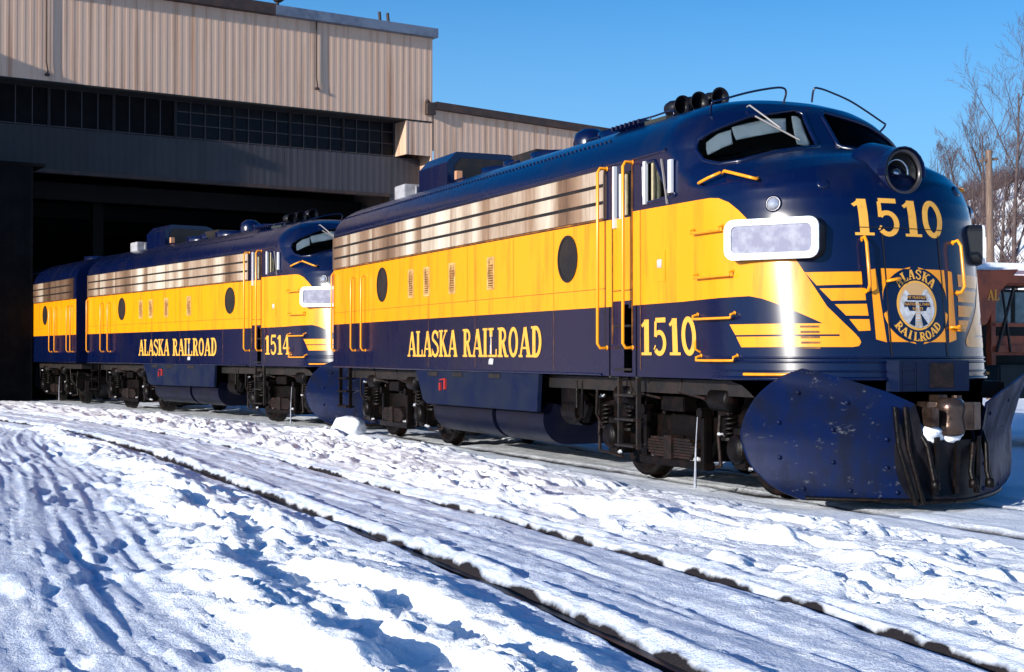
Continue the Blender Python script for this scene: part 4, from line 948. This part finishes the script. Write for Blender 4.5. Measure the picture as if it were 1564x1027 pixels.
def axis(segs, lo, hi, g):
    out = []
    for (a, b_, st) in segs: out += list(np.arange(a, b_ - st * .4, st))
    out.append(segs[-1][1]); st = segs[-1][2]; x = out[-1]
    while x < hi: st *= g; x += st; out.append(x)
    st = segs[0][2]; x = out[0]; pre_ = []
    while x > lo: st *= g; x -= st; pre_.append(x)
    return np.array(pre_[::-1] + out)
gx = axis([(-45, -22, .22), (-22, -9, .075), (-9, -1, .045), (-1, 7.2, .026)], -900, 900, 1.16)
gy = axis([(-9.6, -8.4, .04), (-8.4, -5.75, .026), (-5.75, -5.45, .014), (-5.45, -4.3, .028), (-4.3, -4.05, .014), (-4.05, -1.4, .03), (-1.4, 2.2, .08), (2.2, 24, .4), (24, 60, .6)], -900, 900, 1.16)
X_, Y_ = np.meshgrid(gx, gy); Yb = Y_ + np.where(True, ytrk(X_), 0) * np.exp(-((Y_ + 5) / 6) ** 2) * (X_ > -45) * .98
Z_ = ground(X_, Yb)
nr, nc = X_.shape
me = bpy.data.meshes.new('ground'); V = np.stack([X_, Yb, Z_], -1).reshape(-1, 3)
ii = (np.arange(nr - 1)[:, None] * nc + np.arange(nc - 1)[None, :]).ravel(); F = np.stack([ii, ii + 1, ii + nc + 1, ii + nc], -1)
me.vertices.add(len(V)); me.vertices.foreach_set('co', V.ravel().astype(np.float32)); me.loops.add(F.size); me.loops.foreach_set('vertex_index', F.ravel().astype(np.int32))
me.polygons.add(len(F)); me.polygons.foreach_set('loop_start', np.arange(0, F.size, 4, dtype=np.int32)); me.polygons.foreach_set('loop_total', np.full(len(F), 4, dtype=np.int32))
me.update(calc_edges=True); me.validate(); me.polygons.foreach_set('use_smooth', [True] * len(me.polygons))
gr = bpy.data.objects.new('ground', me); COL.objects.link(gr); gr['kind'] = 'structure'
# snow material: white snow, greyer packed strips, dirt in the flangeways
m = bpy.data.materials.new('snow'); m.use_nodes = True; t = m.node_tree; b = t.nodes['Principled BSDF']; b.inputs['Roughness'].default_value = .75
b.inputs['Specular IOR Level'].default_value = .25
N = lambda ty, **k: (lambda n: ([setattr(n, a, v) for a, v in k.items()], n)[1])(t.nodes.new(ty))
tc = N('ShaderNodeTexCoord')
def noise(scale, det=5, mapping=None, rough=.6):
    n = N('ShaderNodeTexNoise'); n.inputs['Scale'].default_value = scale; n.inputs['Detail'].default_value = det; n.inputs['Roughness'].default_value = rough
    if mapping:
        mp = N('ShaderNodeMapping'); mp.inputs['Scale'].default_value = mapping[0]; mp.inputs['Rotation'].default_value = (0, 0, mapping[1]); t.links.new(tc.outputs['Object'], mp.inputs[0]); t.links.new(mp.outputs[0], n.inputs['Vector'])
    else: t.links.new(tc.outputs['Object'], n.inputs['Vector'])
    return n.outputs['Fac']
def mr(src, a, b_, c_=0.0, d_=1.0):
    r = N('ShaderNodeMapRange'); r.inputs[1].default_value = a; r.inputs[2].default_value = b_; r.inputs[3].default_value = c_; r.inputs[4].default_value = d_; t.links.new(src, r.inputs[0]); return r.outputs[0]
def mth(op, a, b_):
    n = N('ShaderNodeMath', operation=op)
    for i, v in enumerate((a, b_)):
        if isinstance(v, (int, float)): n.inputs[i].default_value = v
        else: t.links.new(v, n.inputs[i])
    return n.outputs[0]
def mixc(fac, a, b_):
    mx = N('ShaderNodeMix', data_type='RGBA'); t.links.new(fac, mx.inputs[0])
    for i, v in ((6, a), (7, b_)):
        if isinstance(v, tuple): mx.inputs[i].default_value = (*v, 1)
        else: t.links.new(v, mx.inputs[i])
    return mx.outputs[2]
at = N('ShaderNodeAttribute', attribute_name='packed'); ad_ = N('ShaderNodeAttribute', attribute_name='dirt')
st1 = noise(1.0, 6, ((.7, 14, 1), 0)); sp = noise(5.5, 6, None, .7); sp2 = noise(30, 4)
pk = mth('MULTIPLY', at.outputs['Fac'], mr(mth('ADD', mth('MULTIPLY', st1, .6), mth('MULTIPLY', sp, .6)), .48, .66))
c1_ = mixc(pk, (.88, .91, .94), (.56, .63, .76))
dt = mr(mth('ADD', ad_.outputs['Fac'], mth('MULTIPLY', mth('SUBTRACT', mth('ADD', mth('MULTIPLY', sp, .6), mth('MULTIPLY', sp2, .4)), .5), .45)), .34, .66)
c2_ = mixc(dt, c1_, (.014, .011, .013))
t.links.new(c2_, b.inputs['Base Color'])
bp = N('ShaderNodeBump'); bp.inputs['Strength'].default_value = .8; bp.inputs['Distance'].default_value = .03
hh = mth('ADD', mth('MULTIPLY', noise(14, 6, None, .7), .8), mth('ADD', mth('MULTIPLY', noise(60, 4), .5), mth('MULTIPLY', noise(1, 6, ((2.5, 22, 1), 0)), .16)))
t.links.new(hh, bp.inputs['Height']); t.links.new(bp.outputs[0], b.inputs['Normal'])
me.materials.append(m); M['snow'] = m
yy = (Yb - ytrk(X_)); q_ = Yb - ygap1(X_)
rd = -7.75 + .115 * (4.4 - X_); rd = np.where(X_ < -6, -6.55, rd)
packed = np.clip(smooth(-6.0, -5.8, yy) * (1 - smooth(-4.1, -3.9, yy)) + (1 - smooth(-.3, .2, Yb - rd)) + .35 * smooth(-1.8, -1.4, q_) * (1 - smooth(1.4, 1.8, q_)), 0, 1)
dirt = np.zeros(X_.shape)
for ry in RAILS: dirt = np.maximum(dirt, np.exp(-((yy - ry + .045 + .035 * (fbm(X_ * 6, Yb * 4, 4, 311) - .5)) / ((.052 + .024 * (ry < -5)) * (.8 + .5 * fbm(X_ * 2.5, Yb * 0, 4, 312)))) ** 4) + .20 * np.exp(-((yy - ry) / .17) ** 2))
for ry in (-.7175, .7175): dirt = np.maximum(dirt, .8 * np.exp(-((q_ - ry) / .1) ** 4))
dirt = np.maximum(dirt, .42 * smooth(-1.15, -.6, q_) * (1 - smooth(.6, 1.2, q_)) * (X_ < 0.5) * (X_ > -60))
dirt = np.maximum(dirt, .6 * smooth(.62, .72, fbm(X_ * .8, Yb * 1.6, 4, 301)) * smooth(-3.2, -2.8, yy + 1.2) * (1 - smooth(-3.6, -3, yy + 1.2)) * (X_ < -2) * (X_ > -16))
# inside the shop: dark concrete floor
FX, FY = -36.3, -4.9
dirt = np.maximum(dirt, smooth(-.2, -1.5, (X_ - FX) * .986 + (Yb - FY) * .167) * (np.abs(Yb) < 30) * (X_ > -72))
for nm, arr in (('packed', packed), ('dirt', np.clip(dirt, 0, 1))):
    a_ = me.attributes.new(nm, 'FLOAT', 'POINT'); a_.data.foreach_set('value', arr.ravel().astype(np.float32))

# ------------------------------------------------------------------ railway tracks (rails down in the snow)
def track(name, ys, xs, fy, label):
    root = empty(name, (0, 0, 0)); tag(root, label, 'railway track')
    for y0 in ys:
        mb = MB(); pr = [(-.036, -.05), (.036, -.05), (.036, -.07), (.010, -.08), (.010, -.13), (.07, -.145), (-.07, -.145), (-.010, -.13), (-.010, -.08), (-.036, -.07)]
        n = len(pr); vs = []; fs = []
        for x in xs:
            yb = fy(x) + y0
            for p in pr: vs.append((x, yb + p[0], p[1]))
        for i in range(len(xs) - 1):
            for k in range(n): fs.append((i * n + k, i * n + (k + 1) % n, (i + 1) * n + (k + 1) % n, (i + 1) * n + k))
        mb.add(vs, fs, 0); mb.build('rail', [M['railm']], root)
    return root
M['railm'] = mat('worn rail steel', (.025, .018, .015), .45, metal=.5, col2=(.05, .03, .025), scale=5)
track('railway_track', (-.7175, .7175), np.linspace(-60, 40, 140), lambda x: float(ygap1(np.array([x]))[0]), 'snow covered track under the blue and yellow train')
track('railway_track.001', RAILS, np.linspace(-30, 30, 120), lambda x: float(ytrk(np.array([float(x)]))[0]), 'empty foreground track sunk in packed snow')

# snow clumps
random.seed(4)
def clump(loc, r, seed):
    rnd = random.Random(seed); bm = bmesh.new(); bmesh.ops.create_icosphere(bm, subdivisions=3, radius=r)
    o_ = Vector((rnd.random() * 50, rnd.random() * 50, 0))
    for v in bm.verts:
        n = v.co.normalized(); k = float(fbm(np.array([n.x * 1.6 + o_.x + n.z]), np.array([n.y * 1.6 + o_.y + n.z * .7]), 3, seed)[0]); v.co *= .55 + .9 * k; v.co.z *= .62
    me_ = bpy.data.meshes.new('snow_clump'); bm.to_mesh(me_); bm.free(); me_.materials.append(M['snowclump']); me_.polygons.foreach_set('use_smooth', [True] * len(me_.polygons))
    o = bpy.data.objects.new('snow_clump', me_); COL.objects.link(o); o.location = loc; return o
c_ = clump((-14.15, -1.35, .12), .34, 3); tag(c_, 'round lump of snow on the ground under the rear end of the nearest locomotive', 'snow clump')
c_ = clump((.40, -.22, .72), .15, 5); tag(c_, 'snow heap on the plow left of the coupler, nearer the locomotive corner', 'snow clump')
c_ = clump((.42, .02, .70), .13, 8); tag(c_, 'snow heap on the plow just under the coupler knuckle', 'snow clump')

# ------------------------------------------------------------------ the locomotive shop
d_ = Vector((-math.cos(TH), math.sin(TH), 0)); r_ = Vector((math.sin(TH), math.cos(TH), 0))
F0 = CAM + d_ * 45 - r_ * 15.3; ev = (d_ * .555 + r_ * .832); AF = math.atan2(ev.y, ev.x); F0.z = 0
def siding(name, base, stain):
    m = mat(name, base, .62, col2=stain, scale=1.1, stretch=(3.2, 1, .07), lo=.50, hi=.74, detail=8); return m
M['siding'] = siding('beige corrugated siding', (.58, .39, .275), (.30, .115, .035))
def leftward_shade(m):  # painted shade: base colour falls to black towards the left
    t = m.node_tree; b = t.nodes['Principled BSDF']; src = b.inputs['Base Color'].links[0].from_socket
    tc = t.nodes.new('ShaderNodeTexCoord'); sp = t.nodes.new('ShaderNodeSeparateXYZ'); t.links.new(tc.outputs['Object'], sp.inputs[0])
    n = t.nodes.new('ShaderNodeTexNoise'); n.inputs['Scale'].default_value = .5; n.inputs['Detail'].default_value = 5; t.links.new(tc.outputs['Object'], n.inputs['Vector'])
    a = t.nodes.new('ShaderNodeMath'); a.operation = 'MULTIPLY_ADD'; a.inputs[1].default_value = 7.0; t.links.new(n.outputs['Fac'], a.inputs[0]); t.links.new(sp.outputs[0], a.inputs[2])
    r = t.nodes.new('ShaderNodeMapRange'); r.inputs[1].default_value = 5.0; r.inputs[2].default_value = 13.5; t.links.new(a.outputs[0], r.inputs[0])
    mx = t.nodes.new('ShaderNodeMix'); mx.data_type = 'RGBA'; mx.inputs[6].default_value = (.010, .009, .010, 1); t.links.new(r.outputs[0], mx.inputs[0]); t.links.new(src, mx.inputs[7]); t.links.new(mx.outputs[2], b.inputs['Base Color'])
M['siding_shaded'] = siding('shade darkened corrugated siding', (.045, .040, .047), (.025, .02, .02))  # darker copy of the siding, overhang shade put into its colour
leftward_shade(M['siding_shaded'])
M['shade_panel'] = mat('black shade panels', (.004, .004, .005), .9, col2=(.007, .007, .007), scale=2, spec=.1)  # black standing in for shade at the left windows and doorway
M['fascia'] = mat('dark roof edge', (.03, .018, .015), .7, col2=(.06, .03, .02), scale=3)
M['flash'] = mat('galvanised flashing', (.16, .19, .24), .5, metal=.3, col2=(.10, .12, .16), scale=1.5)
M['interior'] = mat('near black interior wall', (.006, .0055, .0065), .9, col2=(.003, .003, .003), scale=1)  # near-black base colour for the shop inside
M['pane'] = mat('old dark window pane', (.003, .0035, .006), .3, col2=(.008, .008, .011), scale=3, rvar=.3, spec=.12)
M['mullion'] = mat('rusted steel mullion', (.035, .028, .03), .7)
def corr(mb, t0, t1, z0, z1, y, pitch=.26, depth=.006, mi=0, ztop=None):
    vs = []; n = int((t1 - t0) / pitch) + 1; xs = []
    for i in range(n):
        a = t0 + i * pitch
        for (dx, dy) in ((0, 0), (.10, 0), (.14, -depth), (.22, -depth)): xs.append((a + dx * pitch / .26, y + dy))
    xs = [p for p in xs if p[0] < t1]; xs.append((t1, y))
    for p in xs: vs += [(p[0], p[1], z0), (p[0], p[1], z1 if ztop is None else ztop(p[0]))]
    mb.add(vs, [(2 * i, 2 * i + 2, 2 * i + 3, 2 * i + 1) for i in range(len(xs) - 1)], mi)
shop = empty('locomotive_shop', F0, AF); TL, TR = -26.0, 14.77
tag(shop, 'big shed with rust stained beige corrugated siding and a dark doorway the train stands in', 'building')
RC = .85
mb = MB(); corr(mb, TL, TR, 10.27, 13.42, 0); mb.box(((TL + TR) / 2, RC / 2 + .05, 10.24), (TR - TL, RC + .1, .06), 1); mb.build('upper_wall', [M['siding'], M['interior']], shop, recalc=False)
mb = MB(); corr(mb, TL, TR - .05, 7.5, 8.92, RC); corr(mb, 13.4, TR - .05, 0, 7.49, RC); mb.box(((TL + 13.4) / 2, RC + .12, 7.47), (13.4 - TL, .3, .12), 1); mb.build('lower_wall', [M['siding_shaded'], M['fascia']], shop, recalc=False)

mb = MB(); corr(mb, 13.66, TR, 8.95, 10.26, .02); mb.box((13.66, RC / 2, 9.6), (.06, RC, 1.3), 0); mb.box((TR - .03, 5, 6.7), (.06, 10, 13.3), 0); mb.build('corner_wall', [M['siding']], shop, recalc=False)
wn_ = empty('window_band'); wn_.parent = shop
k = 0; a = 13.60
while a > -18:
    mb = MB(); w0 = a - 2.15; mb.box(((a + w0) / 2, RC + .06, 9.6), (2.15, .04, 1.36), 0); o = mb.build('window', [M['pane'] if a > 5.2 else M['shade_panel']], wn_)  # left windows filled black, shade put into the material
    mb = MB()
    for i in range(5):
        mb.box((w0 + i * 2.15 / 4, RC + .01, 9.6), (.10 if i in (0, 4) else .035, .05 if a > 5.2 or i in (0, 4) else .001, 1.36), 0)
    for z in (8.96, 9.42, 9.86, 10.22) if a > 5.2 else (8.96, 10.22): mb.box(((a + w0) / 2, RC + .012, z), (2.15, .04, .035), 0)
    mb.build('window_frame', [M['mullion']], o); a = w0
mb = MB(); mb.box(((TL + 8.3) / 2, -.05, 13.60), (8.3 - TL, .5, .38), 0); mb.build('roof_fascia', [M['fascia']], shop)
mb = MB(); mb.box(((8.3 + TR) / 2, -.06, 13.58), (TR - 8.3 + .15, .5, .34), 0); mb.build('roof_flashing', [M['flash']], shop)
mb = MB(); mb.box(((TL + TR) / 2, 18, 13.7), (TR - TL - .1, 35.6, .2)); mb.build('roof', [M['fascia']], shop)
mb = MB(); mb.box(((TL + TR) / 2, 34, 6.7), (TR - TL, .3, 13.3)); mb.box((TL, 17, 6.7), (.3, 34, 13.3)); mb.box((TR - .4, 20, 6.7), (.3, 28, 13.3))
for tt in (-9, 4.5): mb.box((tt, 8, 3.7), (.4, .4, 7.5)); mb.box((tt, 22, 3.7), (.4, .4, 7.5))
for yy_ in (5, 12, 19, 26): mb.box(((TL + TR) / 2, yy_, 7.3), (TR - TL - 1, .3, .6), 0)
mb.build('interior_wall', [M['interior']], shop)
mb = MB(); corr(mb, TL, -.18, 0.0, 7.42, -.57, pitch=.4); mb.box(((TL - .18) / 2, -.49, 3.71), (-.18 - TL, .12, 7.42), 0); mb.box(((TL + .2) / 2, .15, 7.46), (.2 - TL, 1.5, .10), 0); mb.build('added_black_wall', [M['shade_panel']], shop, recalc=False)  # added black wall that keeps the left of the doorway dark
for (tt, z0, z1) in ((.35, 10.45, 13.4), (9.9, 11.0, 13.4)):
    mb = MB(); mb.tube([(tt, -.07, z1), (tt, -.07, z0 + .4), (tt + .05, -.07, z0 + .1), (tt + .03, -.07, z0)], .028, 6); mb.box((tt + .03, -.08, z0), (.14, .1, .08)); mb.build('conduit', [M['fascia']], shop)
mb = MB(); mb.cyl((8.6, .4, 13.6), (8.6, .4, 14.1), .06, 8); mb.lathe([(.0, .22), (.22, .14), (.25, 0), (.22, -.14), (0, -.18)], (8.6, .35, 14.25), (.5, -1, .15), 16); mb.build('floodlight', [M['fascia']], shop)
for tt in (13.0, 13.35): mb = MB(); mb.tube([(tt, .8, 13.6), (tt - .08, .8, 14.35)], .06, 8); mb.build('vent_pipe', [M['fascia']], shop)
mb = MB(); mb.box((14.6, -.12, 10.72), (.35, .25, .45)); mb.tube([(14.55, -.15, 10.9), (14.4, -.2, 11.0)], .08, 6); mb.build('wall_lamp', [M['fascia']], shop)
# annex
ann = empty('low_annex', F0 + ev * 14.8, AF); tag(ann, 'lower beige corrugated annex joined to the right side of the shed', 'building')
mb = MB(); corr(mb, 0.02, 16, 0, 0, 0, ztop=lambda x: 10.75 - .034 * x); mb.box((16, 4, 5), (.06, 8, 10)); mb.build('wall', [M['siding']], ann, recalc=False)
mb = MB(); mb.prism([(0.0, 10.72), (16.2, 10.17), (16.2, 10.45), (0.0, 11.0)], (0, -.25, 0), (1, 0, 0), (0, 0, 1), (0, 1, 0), 8.6, 0); mb.build('roof', [M['fascia']], ann)
mb = MB(); mb.lathe([(.0, .3), (.25, .2), (.3, 0), (.1, 0), (.1, -.5)], (14.8, 1.5, 10.9), (0, 0, 1), 10); mb.build('roof_vent', [M['flash']], ann)
# unseen shed added left of the shop to cast shade on its front
nb = empty('shade_shed', (-33.0, -12.4, 0)); tag(nb, 'unseen beige shed added left of the shop to cast shade', 'building')
mb = MB(); mb.box((-8, -12, 6.2), (16, 24, 12.4)); mb.build('wall', [M['siding']], nb)
mb = MB(); mb.box((-8, -12, 12.55), (16.4, 24.4, .3)); mb.build('roof', [M['fascia']], nb)

# ------------------------------------------------------------------ bare trees
M['bark'] = mat('dark bark', (.055, .035, .035), .85, col2=(.11, .075, .065), scale=4)
M['twig'] = mat('bare twigs', (.085, .05, .05), .85, col2=(.15, .10, .09), scale=2)
def at_px(u, D, z=0): k_ = (u - 782) / 2150.0; p = CAM + d_ * D + r_ * (k_ * D); return Vector((p.x, p.y, z))
def gz(p): return float(ground(np.array([[p.x]]), np.array([[p.y]]))[0, 0])
def bare_tree(loc, h, seed, label, spread=.36, trunk_r=.10, levels=4, name='bare_tree', twig_k=1.0):
    rnd = random.Random(seed); tr = MB(); cr_ = MB()
    def branch(p, d, L, r, lv, mb):
        n = 5 if lv == 0 else 4; pts = [p]; rad = [r]; dd = d.copy()
        for i in range(n):
            dd = (dd + Vector((rnd.gauss(0, .07), rnd.gauss(0, .07), rnd.gauss(.04, .04)))).normalized(); p = p + dd * L / n; pts.append(p); rad.append(r * (1 - .78 * (i + 1) / n))
        mb.tube(pts, r, 6 if lv == 0 else (4 if lv < 3 else 3), 0 if lv < 2 else 1, caps=False, radii=rad, smooth=True)
        if lv >= levels: return
        kids = (13 if lv == 0 else (7 if lv == 1 else 5))
        for i in range(int(kids * (twig_k if lv > 1 else 1))):
            f = (.28 if lv == 0 else .2) + (.72 if lv == 0 else .8) * (i + rnd.random()) / kids; f = min(f, .99); j = min(int(f * n), n - 1); q = pts[j].lerp(pts[j + 1], f * n - j)
            az = rnd.random() * 2 * math.pi; base = dd if lv else Vector((0, 0, 1)); u = base.orthogonal().normalized(); v = base.cross(u); o = u * math.cos(az) + v * math.sin(az)
            nd = (base * (.75 + rnd.random() * .35) + o * (spread * 1.7 * (.6 + rnd.random() * .6)) + Vector((0, 0, .28))).normalized()
            branch(q, nd, L * (.46 if lv == 0 else .52) * (1.15 - .6 * f) * (.8 + rnd.random() * .4), max(rad[j] * .40, .0055), lv + 1, cr_)
    branch(Vector((0, 0, -.3)), Vector((0, 0, 1)), h, trunk_r, 0, tr)
    root = empty(name, loc); tag(root, label, 'tree', 'bare trees on the snowy hillside')
    tr.build('trunk', [M['bark'], M['twig']], root, recalc=False); cr_.build('crown', [M['bark'], M['twig']], root, recalc=False); return root
TREES = [(1487, 62, 150, 2, 'bare tree with a thin dark trunk just right of the headlight, narrow crown', .34, .10), (1552, 52, 55, 7, 'tallest bare tree, wide crown of fine twigs against the sky at the right edge', .50, .13),
         (1436, 74, 205, 12, 'small bare tree at the left end of the hillside, just over the locomotive roofline', .4, .08), (1458, 82, 215, 15, 'faint bare tree standing far back between the small tree and the thin trunked one', .4, .09),
         (1525, 68, 200, 21, 'short bushy bare tree behind the wooden pole', .55, .10), (1580, 66, 120, 28, 'bare tree partly cut off by the right edge of the photograph', .5, .12), (1508, 80, 185, 33, 'distant bare tree on the hilltop left of the wooden pole', .42, .09)]
for (u, D, h, sd, lb, spd, trr) in TREES:
    p = at_px(u, D); p.z = gz(p); h = 1.48 + (540 - h) / 2150 * D - p.z; bare_tree(p, h * .86, sd, lb, spd, trr)
# brushwood on the hillside
rnd = random.Random(77); mb = MB()
for i in range(1250):
    u = rnd.uniform(1380, 1680); D = rnd.uniform(44, 92); p = at_px(u, D); dens = float(fbm(np.array([p.x * .22]), np.array([p.y * .22]), 3, 401)[0]); 
    if D < 62 or (dens < .55 and D < 76): continue
    if dens < .4: continue
    p.z = gz(p) - .1; nst = rnd.randint(4, 8)
    for j in range(nst):
        a = rnd.random() * 6.28; sp_ = rnd.uniform(.1, .6); h = rnd.uniform(.4, 1.5); q = p + Vector((math.cos(a) * sp_ * h, math.sin(a) * sp_ * h, h)); mid = p.lerp(q, .5) + Vector((rnd.gauss(0, .08), rnd.gauss(0, .08), .1))
        mb.tube([p, mid, q], .02, 3, 0, caps=False, radii=[.028, .018, .006])
        for l_ in range(4): a2 = rnd.random() * 6.28; b0 = mid.lerp(q, rnd.random()); mb.tube([b0, b0 + Vector((math.cos(a2) * .3, math.sin(a2) * .3, .35)) * rnd.uniform(.6, 1.3)], .008, 3, 0, caps=False)
br = mb.build('brush', [M['twig']], None, recalc=False); tag(br, 'tangle of leafless brown brush over the snowy hillside', 'brush', kind='stuff')

# ------------------------------------------------------------------ wooden pole
M['wood'] = mat('weathered pole wood', (.13, .085, .065), .85, col2=(.22, .15, .11), scale=4, stretch=(4, 4, .4))
p = at_px(1513, 45); z0 = gz(p); pole = empty('utility_pole', (p.x, p.y, z0)); tag(pole, 'weathered wooden utility pole at the foot of the hillside, right of the nose', 'utility pole')
mb = MB(); mb.tube([(0, 0, -.3), (.02, 0, 4), (-.05, 0, 8.0 - z0)], .13, 10, radii=[.15, .13, .10]); mb.build('pole_shaft', [M['wood']], pole)
mb = MB(); mb.box((-.04, 0, 7.7 - z0), (.08, .7, .09), rot=(R(8), 0, 0)); mb.build('crossarm', [M['wood']], pole)

# ------------------------------------------------------------------ orange track machine on the next track
M['orange'] = mat('faded orange red paint', (.50, .075, .01), .5, col2=(.22, .03, .01), scale=3, coat=.1)
M['orange_y'] = mat('yellow letter paint', (1.0, .36, .02), .5)
M['gl2'] = mat('dusty cab glass', (.20, .26, .25), .3, col2=(.12, .16, .15), scale=3)
c0 = at_px(1487, 22); mach = empty('track_machine', (c0.x, c0.y, gz(c0) - .03), R(-4)); tag(mach, 'orange track maintenance machine with snow on its roof, behind the nose at the right edge', 'rail vehicle')
mb = MB(); mb.box((-1.6, 1.0, 1.05), (5.0, 2.5, .5)); mb.box((-1.9, 1.0, 1.9), (3.4, 2.2, 1.2)); mb.build('chassis', [M['dark_in']], mach, bevel=.03)
mb = MB(); mb.prism([(-.62, 2.72), (.26, 2.76), (-.08, 2.42), (-.20, 2.18), (-.34, 1.92), (-.62, 1.85)], (.75, 0, 0), (0, 1, 0), (0, 0, 1), (-1, 0, 0), .5, 0); mb.build('wing_plow', [M['orange']], mach, bevel=.015)
sh = MB()
for i, c_ in enumerate('AL'):
    for j, (pts, wd) in enumerate(GL[c_][1]):
        V, F = stroke_quads(pts, wd); sh.add([(.757 + .001 * j, -.34 + i * .12 + x * .18, 2.28 + y * .16) for (x, y) in V], F, 0)
sh.build('lettering', [M['orange_y']], mach)
mb = MB()
for (y, z, wy, wz) in ((.05, 1.5, .08, 1.3), (1.0, 1.5, .08, 1.3), (.5, 2.4, 1.2, .14), (.5, 1.72, 1.0, .06), (.5, 1.35, 1.0, .1)): mb.box((.35, y, z + .2), (.12, wy, wz))
mb.box((-.6, .5, 2.62), (2.2, 2.2, .12)); mb.tube([(.42, .1, 1.5), (.42, .42, 2.5)], .025, 6, 1); mb.tube([(.42, .36, 1.5), (.42, .2, 2.5)], .02, 6, 1); mb.build('cab_frame', [M['orange'], M['black']], mach)
mb = MB(); mb.box((.30, .26, 2.18), (.03, .38, .50)); mb.box((.30, .74, 2.18), (.03, .40, .50)); mb.build('cab_window', [M['gl2']], mach)
mb = MB(); mb.box((.30, .52, 1.60), (.06, 1.0, .30)); mb.build('cab_panel', [M['orange']], mach)
mb = MB(); mb.box((-.6, .6, 2.78), (2.1, 2.1, .20)); mb.build('roof_snow', [M['snowclump']], mach, bevel=.08)
for x in (-3.3, -.2):
    for y in (.1, 1.6): mb = MB(); mb.lathe([(.05, -.06), (.35, -.06), (.38, .05), (.2, .06), (.05, .06)], (x, y, .38), (0, 1, 0), 20); mb.build('wheel', [M['grime']], mach)
